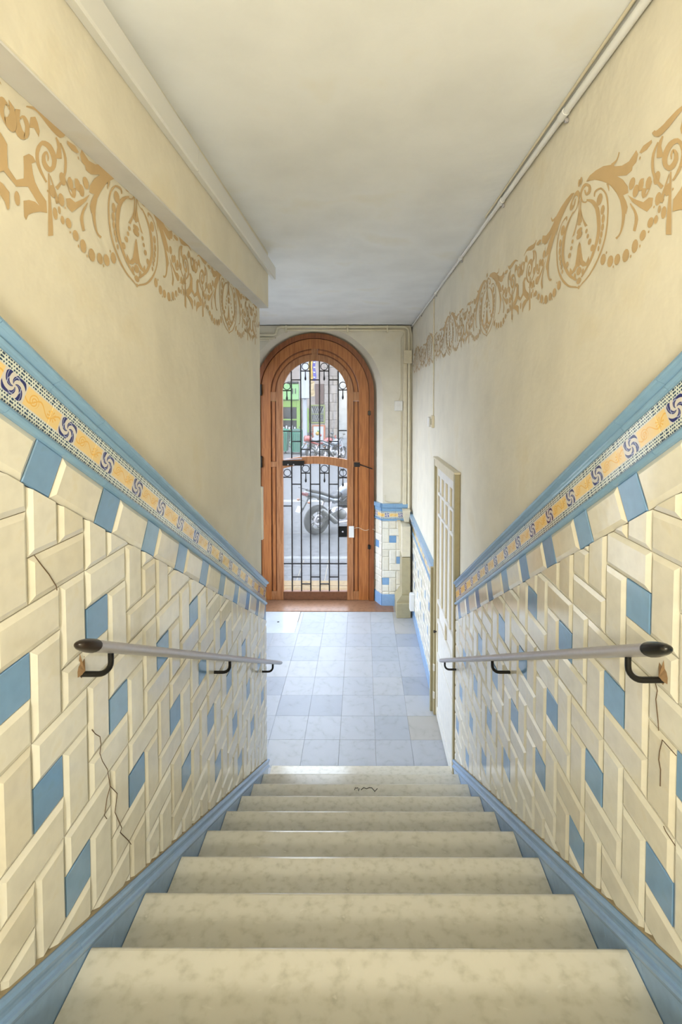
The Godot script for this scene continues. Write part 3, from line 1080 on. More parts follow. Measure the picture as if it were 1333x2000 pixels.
	for y in [1.95, 2.98]:
		block("hinge", V(-1.47, y, 6.684), V(-1.43, y + 0.16, 6.640), M.iron_black, o, 0.004).transform = off
	var w := []
	for i in 12:
		w.append(V(-0.11 + 0.03 * i, 1.06 + 0.018 * sin(i * 0.9) - 0.002 * i, 6.68 if i < 9 else 6.65))
	place("bell_wire", tube_mesh(w, 0.003, 6), M.paint, o, off)

# ------------------------------------------------------------------ cupboard door in the right wall
func cupboard() -> void:
	var o := group_node("door_2", self, Transform3D(Basis(), V(0.68, 0, 3.8)))
	structure(o, "cream painted cupboard door with open slatted grid in the right wall")
	var off := Transform3D(Basis(), -o.position)
	var xf := 0.662
	var d0 := 3.31
	var d1 := 4.27
	var fr := group_node("door_frame", o)
	block("jamb", V(xf, 0.001, d0), V(XR - 0.001, 2.375, d0 + 0.045), M.paint_olive, fr, 0.003).transform = off
	block("jamb", V(xf, 0.001, d1 - 0.05), V(XR - 0.001, 2.375, d1), M.paint_olive, fr, 0.003).transform = off
	block("head", V(xf, 2.315, d0 + 0.045), V(XR - 0.001, 2.375, d1 - 0.05), M.paint, fr, 0.003).transform = off
	block("head_mould", V(xf - 0.008, 2.376, d0 - 0.01), V(XR - 0.001, 2.392, d1 + 0.01), M.paint, fr, 0.003).transform = off
	block("plinth_post", V(xf - 0.025, 0.001, d1 + 0.002), V(XR - 0.001, 1.36, d1 + 0.035), M.paint_olive, o, 0.003).transform = off
	var x0 := XR - 0.022
	block("back_panel", V(XR - 0.004, 0.02, d0 + 0.05), V(XR - 0.0012, 2.31, d1 - 0.055), M.screen, o, 0.0).transform = off
	var leaf := group_node("door_leaf", o)
	var a := d0 + 0.047
	var b := d1 - 0.052
	for p in [[a, a + 0.06], [b - 0.06, b]]:
		block("stile", V(x0, 0.02, p[0]), V(XR - 0.005, 2.312, p[1]), M.paint, leaf, 0.002).transform = off
	var ya := a + 0.06
	var yb := b - 0.06
	for r in [[2.235, 2.312], [2.06, 2.085], [1.87, 1.895], [1.08, 1.115], [0.90, 0.935], [0.55, 0.63], [0.02, 0.12]]:
		block("rail", V(x0 + 0.001, r[0], ya), V(XR - 0.005, r[1], yb), M.paint_white, leaf, 0.002).transform = off
	for k in range(1, 4):
		var d := lerpf(ya, yb, k / 4.0)
		var runs := [[2.085, 2.235], [1.895, 2.06], [1.115, 1.87], [0.935, 1.08]] if k == 2 else [[2.085, 2.235], [1.895, 2.06], [1.115, 1.87]]
		for r in runs:
			block("mullion", V(x0 + 0.001, r[0], d - 0.013), V(XR - 0.005, r[1], d + 0.013), M.paint, leaf, 0.002).transform = off
	for r in [[0.64, 0.89], [0.13, 0.54]]:
		block("panel", V(x0 + 0.008, r[0] - 0.009, ya), V(XR - 0.006, r[1] + 0.009, yb), M.paint_white, leaf, 0.001).transform = off
	var kn := smooth()
	lathe(kn, [Vector2(0, 0.03), Vector2(0.012, 0.027), Vector2(0.014, 0.018), Vector2(0.007, 0.01), Vector2(0.007, 0)], V(x0, 0.80, yb + 0.03), Vector3(-1, 0, 0), 14)
	obj("knob", kn, M.iron, leaf, off)
	for y in [0.16, 0.42]:
		block("hinge", V(xf - 0.006, y, b - 0.01), V(xf + 0.01, y + 0.06, b + 0.012), M.paint_white, o, 0.002).transform = off

# ------------------------------------------------------------------ handrails
func handrails() -> void:
	for left in [true, false]:
		var x := -0.612 if left else 0.592
		var wall := (XL + 0.034) if left else (XR - 0.034)
		var d0 := 0.985 if left else 0.885
		var d1 := 3.40
		var h0 := 0.755 if left else 0.742
		var h1 := 0.778 if left else 0.797
		var f := func(d: float) -> Vector3: return V(x, Y0 - (d - D0) * R / T + lerpf(h0, h1, (d - d0) / (d1 - d0)), d)
		var o := group_node("handrail", self, Transform3D(Basis(), V(x, 0.9, 3.3)))
		tag(o, "oval metal handrail with brown end cap on the left tiled wall" if left else "oval metal handrail with black end cap on the right tiled wall", "handrail", "handrails along the stairs")
		var off := Transform3D(Basis(), -o.position)
		var a: Vector3 = f.call(d0)
		var b: Vector3 = f.call(d1)
		var dir := (b - a).normalized()
		var st := smooth()
		tube(st, [a + dir * 0.05, b], 0.021, 18, 1.05, 0.62)
		obj("rail", st, M.steel, o, off)
		var cp := smooth()
		var path := []
		var rr := []
		for i in 7:
			path.append(a + dir * (0.062 - 0.062 * sin(PI / 2 * i / 6.0)))
			rr.append(maxf(0.0225 * cos(PI / 2 * i / 6.0 * 0.93), 0.002))
		var sd := dir.cross(Vector3.UP).normalized()
		var upv := sd.cross(dir)
		for i in 6:
			for s in 18:
				var p := []
				for q in [[i, s], [i, s + 1], [i + 1, s + 1], [i + 1, s]]:
					var t: float = TAU * q[1] / 18.0
					p.append(path[q[0]] + (sd * cos(t) * 1.05 + upv * sin(t) * 0.66) * rr[q[0]])
				quad(cp, p[0], p[1], p[2], p[3], p[0] + p[1] - path[i] * 2.0)
		for s in range(1, 17):
			tri(cp, path[6], path[6] + (sd * cos(TAU * s / 18.0) * 1.05 + upv * sin(TAU * s / 18.0) * 0.66) * rr[6], path[6] + (sd * cos(TAU * (s + 1) / 18.0) * 1.05 + upv * sin(TAU * (s + 1) / 18.0) * 0.66) * rr[6], -dir)
		obj("end_cap", cp, M.cap_brown if left else M.cap_black, o, off)
		var sgn := -1.0 if left else 1.0
		for d in ([1.115, 2.12, 3.14] if left else [1.02, 2.08, 3.27]):
			var top: Vector3 = f.call(d)
			var bend := []
			bend.append(top - Vector3(0, 0.012, 0))
			bend.append(top - Vector3(0, 0.028, 0))
			for i in 7:
				var t := PI / 2 * i / 6.0
				bend.append(top + Vector3(sgn * 0.032 * (1.0 - cos(t)), -0.034 - 0.032 * sin(t), 0))
			bend.append(Vector3(wall + sgn * 0.004, top.y - 0.066, top.z))
			place("bracket", tube_mesh(bend, 0.0068, 10), M.iron_black, o, off)
		# crumbled mortar where the first bracket enters the wall
		var top2: Vector3 = f.call(1.115 if left else 1.02)
		var c := Vector3(wall + sgn * 0.002, top2.y - 0.062, top2.z)
		var mo := flat()
		var hub := c - Vector3(sgn * 0.011, 0, 0)
		var n := 13
		for i in n:
			var p := []
			for q in [i, (i + 1) % n]:
				var t: float = TAU * q / n
				var rad := 0.017 + 0.004 * sin(q * 2.7) + 0.003 * cos(q * 4.1)
				p.append(c + Vector3(0, 0.012 + sin(t) * rad * 1.6, cos(t) * rad))
			tri(mo, hub, p[0], p[1], Vector3(-sgn, 0, 0))
		obj("mortar_patch", mo, M.mortar, o, off)
	# cracks across the tiles
	var wl := get_node("wall_left")
	var wrn := get_node("wall_right")
	for c in [[1.153, 2.068, 1.167, 2.047, 1.188, 2.024, 1.192, 2.001, 1.186, 1.981, 1.196, 1.953, 1.22, 1.91, 1.232, 1.854], [1.232, 1.854, 1.267, 1.803, 1.253, 1.762, 1.288, 1.684, 1.278, 1.681, 1.325, 1.61, 1.338, 1.587], [1.232, 1.854, 1.215, 1.835, 1.202, 1.799, 1.213, 1.78], [0.962, 2.578, 0.983, 2.55, 1.006, 2.521, 1.029, 2.486, 1.031, 2.476]]:
		crack(wl, XL + 0.0335, c)
	for c in [[1.045, 2.258, 1.037, 2.245, 1.042, 2.222, 1.033, 2.18, 1.03, 2.157], [0.97, 2.146, 1.016, 2.146, 1.025, 2.113, 1.027, 2.092, 1.02, 2.075, 1.02, 2.037], [1.006, 1.958, 0.999, 1.953, 0.967, 1.951]]:
		crack(wrn, XR - 0.0335, c)

func crack(parent: Node, x: float, c: Array) -> void:
	var path := []
	for i in range(0, c.size(), 2):
		path.append(V(x, c[i + 1], c[i]))
	place("crack", tube_mesh(path, 0.0010, 5), M.crack, parent)

# ------------------------------------------------------------------ wiring and pipes
func wiring() -> void:
	# conduit under the ceiling on the right
	var o := group_node("conduit", self, Transform3D(Basis(), V(XR, CEIL, 3)))
	tag(o, "grey conduit clipped along the top of the right wall", "conduit")
	var off := Transform3D(Basis(), -o.position)
	for q in [[-1.5, 1.62, 0.0115], [1.62, 2.35, 0.0105], [2.35, 3.3, 0.0095], [3.3, 6.45, 0.008]]:
		rod("pipe", V(XR - 0.017, top(q[0]) - 0.032, q[0]), V(XR - 0.017, top(q[1]) - 0.032, q[1]), q[2], M.conduit, o, 12).transform = off
	for d in [1.62, 2.33, 3.28, 4.4, 5.5]:
		rod("coupling", V(XR - 0.017, top(d) - 0.032, d - 0.02), V(XR - 0.017, top(d) - 0.032, d + 0.02), 0.0135, M.conduit, o, 12).transform = off
		block("clip", V(XR - 0.012, top(d) - 0.058, d - 0.006), V(XR - 0.001, top(d) - 0.044, d + 0.006), M.steel, o, 0.002).transform = off
	var cb := group_node("ceiling_cable", self, Transform3D(Basis(), V(XR, CEIL, 3)))
	tag(cb, "thin painted cable in the corner of ceiling and right wall", "cable")
	rod("cable", V(XR - 0.036, top(-1.5) - 0.006, -1.5), V(XR - 0.024, top(2.6) - 0.006, 2.6), 0.005, M.paint, cb).transform = off
	# duct on the beam
	var du := group_node("cable_duct", self, Transform3D(Basis(), V(-0.64, 3.8, 2)))
	tag(du, "white cable duct running along the top of the left beam", "cable duct")
	var o2 := Transform3D(Basis(), -du.position)
	for q in [[-1.5, 1.79], [1.794, 3.36]]:
		var st := flat()
		extrude(st, PackedVector2Array([Vector2(-0.647, 3.772), Vector2(-0.622, 3.766), Vector2(-0.617, 3.772), Vector2(-0.617, 3.852), Vector2(-0.647, 3.852)]), V(0, 0, q[0]), Vector3(1, 0, 0), Vector3(0, 1, 0), Vector3(0, 0, -(q[1] - q[0])))
		obj("duct_length", st, M.duct, du, o2)
	# pipes over the door
	var pi := group_node("pipe_run", self, Transform3D(Basis(), V(0, CEIL, END)))
	tag(pi, "three cream painted pipes over the street door turning down the corner", "pipes")
	var o3 := Transform3D(Basis(), -pi.position)
	for k in 2:
		var y := CEIL - 0.022 - 0.05 * k
		var x1 := 0.652 - 0.055 * k
		var path := [V(-1.89, y - 0.11, END - 0.025), V(-1.24 - 0.03 * k, y - 0.11, END - 0.025), V(-1.20, y - 0.10, END - 0.025), V(-1.18 + 0.02 * k, y - 0.02, END - 0.025), V(-1.14 + 0.02 * k, y, END - 0.025)]
		if k == 0:
			path.append(V(x1 - 0.08, y, END - 0.025))
			for i in 6:
				var t := PI / 2 * (i + 1) / 6.0
				path.append(V(x1 - 0.08 + 0.08 * sin(t), y - 0.08 + 0.08 * cos(t), END - 0.025))
			path.append(V(x1, 3.602, END - 0.025))
			place("pipe", tube_mesh(path, 0.02, 12), M.paint, pi, o3)
		else:
			path = [V(-1.89, y - 0.10, END - 0.02), V(-1.2, y - 0.10, END - 0.02)]
			place("pipe", tube_mesh(path, 0.014, 12), M.paint, pi, o3)
			path = [V(-1.05, y + 0.006, END - 0.02), V(x1 - 0.06, y + 0.006, END - 0.02)]
			for i in 6:
				var t := PI / 2 * (i + 1) / 6.0
				path.append(V(x1 - 0.06 + 0.06 * sin(t), y + 0.006 - 0.06 + 0.06 * cos(t), END - 0.02))
			path.append(V(x1, 3.602, END - 0.02))
			place("pipe", tube_mesh(path, 0.015, 12), M.paint, pi, o3)
	place("pipe", tube_mesh([V(-1.89, CEIL - 0.20, END - 0.015), V(-1.3, CEIL - 0.20, END - 0.015)], 0.011, 10), M.paint, pi, o3)
	for x in [-1.05, -0.2, 0.35]:
		block("clip", V(x - 0.012, CEIL - 0.098, END - 0.001), V(x + 0.012, CEIL - 0.001, END - 0.047), M.paint, pi, 0.002).transform = o3
	var ca := []
	for i in 9:
		ca.append(V(0.60 - 0.055 * sin(PI / 2 * i / 8.0), 3.86 - 0.12 * i / 8.0, END - 0.03))
	ca.append(V(0.545, 3.2, END - 0.012))
	ca.append(V(0.548, 3.0, END - 0.012))
	ca.append(V(0.52, 2.91, END - 0.014))
	place("loose_cable", tube_mesh(ca, 0.0055, 6), M.paint, pi, o3)
	# riser in the corner
	var ri := group_node("riser_duct", self, Transform3D(Basis(), V(0.63, 1.4, END)))
	tag(ri, "cream vertical pipes and box in the corner right of the door", "pipes")
	var o4 := Transform3D(Basis(), -ri.position)
	block("junction_box", V(0.575, 3.42, END - 0.002), V(0.69, 3.60, END - 0.085), M.paint, ri, 0.005).transform = o4
	block("flat_duct", V(0.572, 1.45, END - 0.002), V(0.628, 3.42, END - 0.045), M.paint, ri, 0.004).transform = o4
	rod("pipe", V(0.658, 1.40, END - 0.03), V(0.658, 3.42, END - 0.03), 0.022, M.paint, ri, 12).transform = o4
	for y in [3.28, 2.5, 1.9]:
		rod("coupling", V(0.658, y, END - 0.03), V(0.658, y + 0.04, END - 0.03), 0.026, M.paint, ri, 12).transform = o4
	place("loose_cable", tube_mesh([V(0.548, 2.75, END - 0.012), V(0.548, 1.56, END - 0.012), V(0.54, 1.50, END - 0.012), V(0.51, 1.475, END - 0.02), V(0.36, 1.475, END - 0.02), V(0.325, 1.50, END - 0.02), V(0.318, 1.58, END - 0.02)], 0.006, 6), M.paint, ri, o4)
	var jb := block("wall_box", V(0.455, 2.765, END - 0.002), V(0.568, 2.905, END - 0.05), M.paint_white, self, 0.006)
	tag(jb, "small off-white junction box left of the vertical pipes", "box")
	# switch on the right wall
	var sw := group_node("light_switch", self, Transform3D(Basis(), V(XR, 2.70, 4.55)))
	tag(sw, "small surface light switch on the right wall under a thin cable", "switch")
	block("switch_case", Vector3(-0.028, -0.06, -0.04), Vector3(-0.001, 0.06, 0.04), M.paint, sw, 0.004)
	block("rocker", Vector3(-0.034, -0.03, -0.022), Vector3(-0.0285, 0.03, 0.022), M.paint_olive, sw, 0.002)
	block("switch_box", Vector3(-0.04, -0.055, -0.165), Vector3(-0.001, 0.04, -0.07), M.paint_white, sw, 0.004)
	rod("cable", Vector3(-0.006, 0.06, 0.0), Vector3(-0.006, top(4.55) - 2.70 - 0.05, 0.0), 0.0055, M.paint, sw)
	# entry panel on the end of the left stair wall
	var ip := group_node("entry_panel", self, Transform3D(Basis(), V(XL - 0.05, 2.1, STOP)))
	tag(ip, "white entry panel on the end of the left stair wall", "panel")
	block("panel_case", Vector3(-0.05, -0.19, -0.03), Vector3(0.062, 0.19, -0.001), M.duct, ip, 0.004)
	block("handset", Vector3(-0.03, -0.15, -0.055), Vector3(0.02, 0.15, -0.031), M.paint_white, ip, 0.006)

# ------------------------------------------------------------------ the street outside
func loft(st: SurfaceTool, secs: Array, sides := 14) -> void:     # secs: [centre, half width (z), half height (y)] along x
	var rings := []
	for s in secs:
		var ring := []
		for k in sides:
			var a := TAU * k / sides
			var c := cos(a)
			var d := sin(a)
			ring.append(s[0] + Vector3(0, signf(d) * pow(absf(d), 0.8) * s[2], signf(c) * pow(absf(c), 0.8) * s[1]))
		rings.append(ring)
	for i in secs.size() - 1:
		for k in sides:
			var j := (k + 1) % sides
			quad(st, rings[i][k], rings[i][j], rings[i + 1][j], rings[i + 1][k], rings[i][k] + rings[i][j] - secs[i][0] * 2.0)
	for e in [0, secs.size() - 1]:
		var out: Vector3 = secs[e][0] - secs[1 if e == 0 else secs.size() - 2][0]
		for k in range(1, sides - 1):
			tri(st, rings[e][0], rings[e][k], rings[e][k + 1], out)

func wheel(parent: Node, called: String, c: Vector3, r: float, w: float) -> void:
	var o := group_node(called, parent)
	var z := Vector3(0, 0, 1)
	var st := smooth()
	var prof := []
	for i in 13:
		var a := TAU * i / 12.0
		prof.append(Vector2(r - w * 0.42 + w * 0.42 * cos(a), w * 0.5 * sin(a)))
	lathe(st, prof, c, z, 40)
	obj("tyre", st, M.rubber, o)
	st = smooth()
	var q := r - w * 0.8
	lathe(st, [Vector2(q - 0.02, -0.03), Vector2(q + 0.012, -0.045), Vector2(q + 0.012, 0.045), Vector2(q - 0.02, 0.03), Vector2(q - 0.02, -0.03)], c, z, 32)
	obj("rim", st, M.rim, o)
	for k in 5:
		var a := TAU * k / 5.0
		for b in [-0.14, 0.14]:
			var d := Vector3(cos(a + b), sin(a + b), 0)
			rod("spoke", c + Vector3(cos(a), sin(a), 0) * 0.04, c + d * (q - 0.015), 0.011, M.rim, o, 6)
	st = smooth()
	lathe(st, [Vector2(0, -0.07), Vector2(0.045, -0.065), Vector2(0.05, 0), Vector2(0.045, 0.065), Vector2(0, 0.07)], c, z, 16)
	obj("hub", st, M.steel, o)
	st = smooth()
	lathe(st, [Vector2(0.06, 0.058), Vector2(0.125, 0.058), Vector2(0.125, 0.063), Vector2(0.06, 0.063), Vector2(0.06, 0.058)], c, z, 24)
	obj("brake_disc", st, M.steel, o)

func motorbike(label: String, at: Transform3D, body: Material, dark: Material, scooter := false) -> void:
	var o := group_node("motorbike", self, at)
	tag(o, label, "motorbike", "motorbikes parked in the street")
	var z := Vector3(0, 0, 1)
	wheel(o, "rear_wheel", Vector3(0, 0.325, 0), 0.325, 0.16)
	wheel(o, "front_wheel", Vector3(1.40, 0.31, 0), 0.31, 0.125)
	for s in [-1.0, 1.0]:
		var st := flat()
		extrude(st, PackedVector2Array([Vector2(-0.05, 0.30), Vector2(0.05, 0.285), Vector2(0.52, 0.38), Vector2(0.52, 0.48), Vector2(0.05, 0.36), Vector2(-0.05, 0.36)]), Vector3(0, 0, s * 0.115 - 0.018), Vector3(1, 0, 0), Vector3(0, 1, 0), z * 0.036)
		obj("swing_arm", st, M.rim, o)
		rod("shock_absorber", Vector3(0.16, 0.38, s * 0.13), Vector3(0.30, 0.70, s * 0.12), 0.026, M.steel, o, 10)
		rod("fork_leg", Vector3(1.40, 0.31, s * 0.10), Vector3(1.13, 0.98, s * 0.09), 0.024, M.steel, o, 10)
		rod("frame_tube", Vector3(0.10, 0.74, s * 0.10), Vector3(0.62, 0.66, s * 0.12), 0.018, M.iron_black, o)
		rod("frame_tube", Vector3(0.62, 0.66, s * 0.12), Vector3(1.10, 0.92, s * 0.05), 0.022, M.iron_black, o)
		rod("frame_tube", Vector3(1.08, 0.86, s * 0.05), Vector3(0.92, 0.30, s * 0.10), 0.020, M.iron_black, o)
		rod("indicator_stalk", Vector3(-0.32, 0.78, 0), Vector3(-0.34, 0.78, s * 0.19), 0.008, M.iron_black, o, 6)
		block("indicator", Vector3(-0.37, 0.76, s * 0.17), Vector3(-0.31, 0.80, s * 0.23), M.amber, o, 0.012)
		show_mesh("handlebar", [Vector3(1.10, 1.02, s * 0.02), Vector3(1.06, 1.10, s * 0.14), Vector3(0.98, 1.10, s * 0.30), Vector3(0.92, 1.07, s * 0.40)], 0.014, M.iron_black, o)
		rod("mirror_stalk", Vector3(0.99, 1.10, s * 0.29), Vector3(1.02, 1.27, s * 0.36), 0.008, M.iron_black, o, 6)
		var ms := smooth()
		loft(ms, [[Vector3(1.00, 1.29, s * 0.38), 0.03, 0.02], [Vector3(1.01, 1.29, s * 0.38), 0.075, 0.045], [Vector3(1.04, 1.29, s * 0.38), 0.07, 0.042], [Vector3(1.06, 1.29, s * 0.38), 0.03, 0.02]])
		obj("mirror", ms, dark, o)
	# engine
	var en := group_node("engine", o)
	var st2 := smooth()
	loft(st2, [[Vector3(0.44, 0.38, 0), 0.10, 0.08], [Vector3(0.52, 0.38, 0), 0.16, 0.14], [Vector3(0.78, 0.37, 0), 0.17, 0.15], [Vector3(0.90, 0.36, 0), 0.11, 0.10]])
	obj("crankcase", st2, M.steel, en)
	for k in 7:
		var p := Vector3(0.74, 0.50, 0) + Vector3(0.10, 0.20, 0) * (k / 6.0)
		block("cooling_fin", p - Vector3(0.11, 0.007, 0.12), p + Vector3(0.11, 0.007, 0.12), M.iron, en, 0.003)
	st2 = smooth()
	lathe(st2, [Vector2(0, 0.20), Vector2(0.10, 0.195), Vector2(0.115, 0.165), Vector2(0.115, -0.165), Vector2(0.10, -0.195), Vector2(0, -0.20)], Vector3(0.58, 0.38, 0), z, 20)
	obj("clutch_cover", st2, M.rim, en)
	# exhaust on the near side
	show_mesh("exhaust_pipe", [Vector3(0.92, 0.58, 0.06), Vector3(1.04, 0.48, 0.10), Vector3(1.0, 0.27, 0.13), Vector3(0.80, 0.20, 0.15), Vector3(0.42, 0.23, 0.18)], 0.024, M.steel, o)
	var sl := smooth()
	tube(sl, [Vector3(0.42, 0.23, 0.18), Vector3(0.36, 0.26, 0.19), Vector3(0.02, 0.55, 0.21), Vector3(-0.02, 0.58, 0.21)], 0.058, 14, 1.0, 1.0, 0.6)
	obj("silencer", sl, M.rim, o)
	# bodywork
	var tk := smooth()
	loft(tk, [[Vector3(0.60, 0.80, 0), 0.06, 0.06], [Vector3(0.66, 0.83, 0), 0.14, 0.11], [Vector3(0.82, 0.89, 0), 0.19, 0.15], [Vector3(0.98, 0.91, 0), 0.18, 0.14], [Vector3(1.10, 0.88, 0), 0.10, 0.08], [Vector3(1.14, 0.87, 0), 0.03, 0.03]], 18)
	obj("fuel_tank", tk, body, o)
	tk = smooth()
	loft(tk, [[Vector3(-0.26, 1.0, 0), 0.05, 0.02], [Vector3(-0.18, 0.99, 0), 0.11, 0.045], [Vector3(0.10, 0.91, 0), 0.14, 0.055], [Vector3(0.38, 0.79, 0), 0.15, 0.05], [Vector3(0.58, 0.81, 0), 0.11, 0.06], [Vector3(0.64, 0.83, 0), 0.06, 0.04]], 16)
	obj("seat", tk, M.leather, o)
	tk = smooth()
	loft(tk, [[Vector3(-0.32, 0.96, 0), 0.04, 0.02], [Vector3(-0.26, 0.94, 0), 0.09, 0.05], [Vector3(0.05, 0.84, 0), 0.12, 0.08], [Vector3(0.40, 0.70, 0), 0.13, 0.09], [Vector3(0.56, 0.68, 0), 0.10, 0.07]], 16)
	obj("tail_fairing", tk, body, o)
	block("tail_light", Vector3(-0.345, 0.89, -0.085), Vector3(-0.27, 0.965, 0.085), M.tail_red, o, 0.015)
	var fe := flat()
	extrude(fe, PackedVector2Array([Vector2(-0.10, 0.88), Vector2(-0.28, 0.86), Vector2(-0.46, 0.56), Vector2(-0.44, 0.55), Vector2(-0.25, 0.82), Vector2(-0.10, 0.84)]), Vector3(0, 0, -0.07), Vector3(1, 0, 0), Vector3(0, 1, 0), z * 0.14)
	obj("rear_mudguard", fe, dark, o)
	var pl := MeshInstance3D.new()
	pl.mesh = box_mesh(Vector3(-0.004, -0.07, -0.09), Vector3(0.004, 0.07, 0.09), 0.002)
	pl.material_override = M.plate
	pl.transform = Transform3D(Basis(z, -0.5), Vector3(-0.465, 0.62, 0))
	put(pl, "number_plate", o)
	rod("grab_rail", Vector3(-0.36, 1.055, -0.16), Vector3(-0.36, 1.055, 0.16), 0.011, M.iron_black, o)
	rod("grab_rail_stay", Vector3(-0.36, 1.055, 0), Vector3(-0.16, 0.97, 0), 0.010, M.iron_black, o)
	var fm := smooth()
	var ring := []
	for i in 9:
		var a := PI * (0.15 + 0.62 * i / 8.0)
		ring.append(Vector3(1.40 + 0.335 * cos(a), 0.31 + 0.335 * sin(a), 0))
	tube(fm, ring, 0.065, 10, 1.0, 0.22)
	obj("front_mudguard", fm, body, o)
	var hl := smooth()
	lathe(hl, [Vector2(0, -0.10), Vector2(0.07, -0.08), Vector2(0.10, 0.0), Vector2(0.10, 0.05), Vector2(0, 0.07)], Vector3(1.19, 0.96, 0), Vector3(1, 0, 0), 18)
	obj("headlamp", hl, dark, o)
	rod("side_stand", Vector3(0.50, 0.30, -0.14), Vector3(0.42, 0.005, -0.26), 0.012, M.iron_black, o)
	if scooter:
		var sc := smooth()
		loft(sc, [[Vector3(-0.36, 0.98, 0), 0.12, 0.10], [Vector3(-0.32, 1.02, 0), 0.18, 0.15], [Vector3(-0.05, 1.02, 0), 0.18, 0.15], [Vector3(0.0, 1.0, 0), 0.12, 0.10]], 16)
		obj("top_box", sc, body, o)
		var ws := smooth()
		loft(ws, [[Vector3(1.18, 0.55, 0), 0.10, 0.02], [Vector3(1.22, 0.75, 0), 0.24, 0.20], [Vector3(1.26, 0.90, 0), 0.20, 0.26], [Vector3(1.30, 0.98, 0), 0.05, 0.05]], 16)
		obj("leg_shield", ws, body, o)

func show_mesh(called: String, path: Array, r: float, material: Material, parent: Node) -> MeshInstance3D:
	return place(called, tube_mesh(path, r, 10), material, parent)

func street() -> void:
	var worn2 := ramp(noise_image(256, 44, 0.03, 5), [[0.0, grey(0.80)], [0.5, grey(0.95)], [1.0, grey(1.0)]])
	M.road = mat(Color(0.351, 0.349, 0.351), 0.95, {"spec": 0.12, "tex": worn2, "scale": Vector3.ONE * 0.8})
	M.pavement = mat(Color(0.368, 0.365, 0.368), 0.95, {"spec": 0.12, "tex": worn2, "scale": Vector3.ONE * 0.9})
	M.kerb = mat(Color(0.457, 0.457, 0.452), 0.95, {"spec": 0.12, "tex": worn2})
	M.doorstep = mat(Color(0.502, 0.424, 0.307), 0.95, {"spec": 0.12, "tex": worn2, "scale": Vector3.ONE * 2.0})
	M.rubber = mat(Color(0.075, 0.075, 0.08), 0.7)
	M.rim = mat(Color(0.334, 0.334, 0.323), 0.4, {"metal": 0.4})
	M.leather = mat(Color(0.136, 0.136, 0.148), 0.5)
	M.silver = mat(Color(0.391, 0.412, 0.441), 0.25, {"metal": 0.3, "coat": 0.5})
	M.bike_dark = mat(Color(0.176, 0.188, 0.2), 0.35)
	M.bike_red = mat(Color(0.457, 0.134, 0.095), 0.3, {"coat": 0.4})
	M.amber = mat(Color(0.474, 0.251, 0.067), 0.3)
	M.tail_red = mat(Color(0.346, 0.055, 0.072), 0.3)
	M.plate = mat(Color(0.48, 0.491, 0.502), 0.5)
	M.stone = []
	for c in [Color(0.446, 0.416, 0.385), Color(0.463, 0.433, 0.407), Color(0.433, 0.402, 0.376)]:
		M.stone.append(mat(c, 0.85, {"tex": worn2, "scale": Vector3.ONE * 0.7}))
	M.wall_pale = mat(Color(0.446, 0.457, 0.463), 0.85, {"tex": worn2, "scale": Vector3.ONE * 0.3})
	M.wall_warm = mat(Color(0.463, 0.424, 0.396), 0.85, {"tex": worn2, "scale": Vector3.ONE * 0.3})
	M.green = mat(Color(0.307, 0.412, 0.101), 0.5)
	M.green_pale = mat(Color(0.346, 0.48, 0.29), 0.55)
	M.olive = mat(Color(0.323, 0.346, 0.156), 0.5)
	M.teal = mat(Color(0.072, 0.346, 0.262), 0.45)
	M.teal_dark = mat(Color(0.045, 0.234, 0.184), 0.5)
	M.window_dark = mat(Color(0.12, 0.125, 0.13), 0.1)
	M.shutter = mat(Color(0.24, 0.162, 0.134), 0.7)
	M.pole = mat(Color(0.346, 0.354, 0.368), 0.4, {"metal": 0.2})
	M.white = mat(Color(0.513, 0.519, 0.524), 0.6)
	M.yellow = mat(Color(0.53, 0.429, 0.156), 0.7)
	M.sand = mat(Color(0.502, 0.435, 0.312), 0.7)
	M.violet = mat(Color(0.234, 0.212, 0.446), 0.7)
	M.orange = mat(Color(0.491, 0.262, 0.123), 0.6)
	M.ink = mat(Color(0.05, 0.05, 0.05), 0.6)
	var g := 0.02
	var ground := group_node("street_ground")
	tag(ground, "grey asphalt street outside the door", "street")
	block("asphalt", V(-30, -0.3, 8.6), V(30, g - 0.02, 45), M.road, ground, 0.0)
	block("white_line", V(-30, g - 0.0195, 13.3), V(30, g - 0.014, 13.6), M.kerb, ground, 0.0)
	var near_p := group_node("near_pavement")
	tag(near_p, "paved strip of slabs just outside the street door", "pavement")
	block("base", V(-9, -0.3, 7.238), V(9, g - 0.004, 8.4), M.grout, near_p, 0.0)
	for i in range(-6, 7):
		for j in 3:
			block("paving_slab", V(i * 0.45 - 0.6, g - 0.05, 7.24 + j * 0.39), V(i * 0.45 - 0.155, g, 7.625 + j * 0.39), M.pavement, near_p, 0.004)
	block("kerbstone", V(-9, -0.2, 8.42), V(9, g, 8.58), M.kerb, near_p, 0.01)
	var step := block("doorstep", V(-1.53, -0.2, 7.035), V(0.18, 0.085, 7.235), M.doorstep, self, 0.006)
	tag(step, "sand coloured stone doorstep outside the glass", "doorstep")
	structure(block("trim_3", V(-1.52, -0.2, 6.805), V(0.17, 0.082, 7.03), M.doorstep, self, 0.004), "sand coloured outer sill under the street door")
	# our side and the far side of the street
	var fac := group_node("far_building", self, Transform3D(Basis(), V(0.0, -0.2, 30.0)))
	tag(fac, "stone and plaster building across the street with a green shop front", "building")
	var off := Transform3D(Basis(), -fac.position)
	block("wall", V(-15.652, -0.2, 30.1), V(10.435, 10.857, 31.0), M.wall_warm, fac, 0.0).transform = off
	block("pale_pier", V(-1.539, -0.2, 29.95), V(1.826, 10.857, 30.09), M.wall_pale, fac, 0.02).transform = off
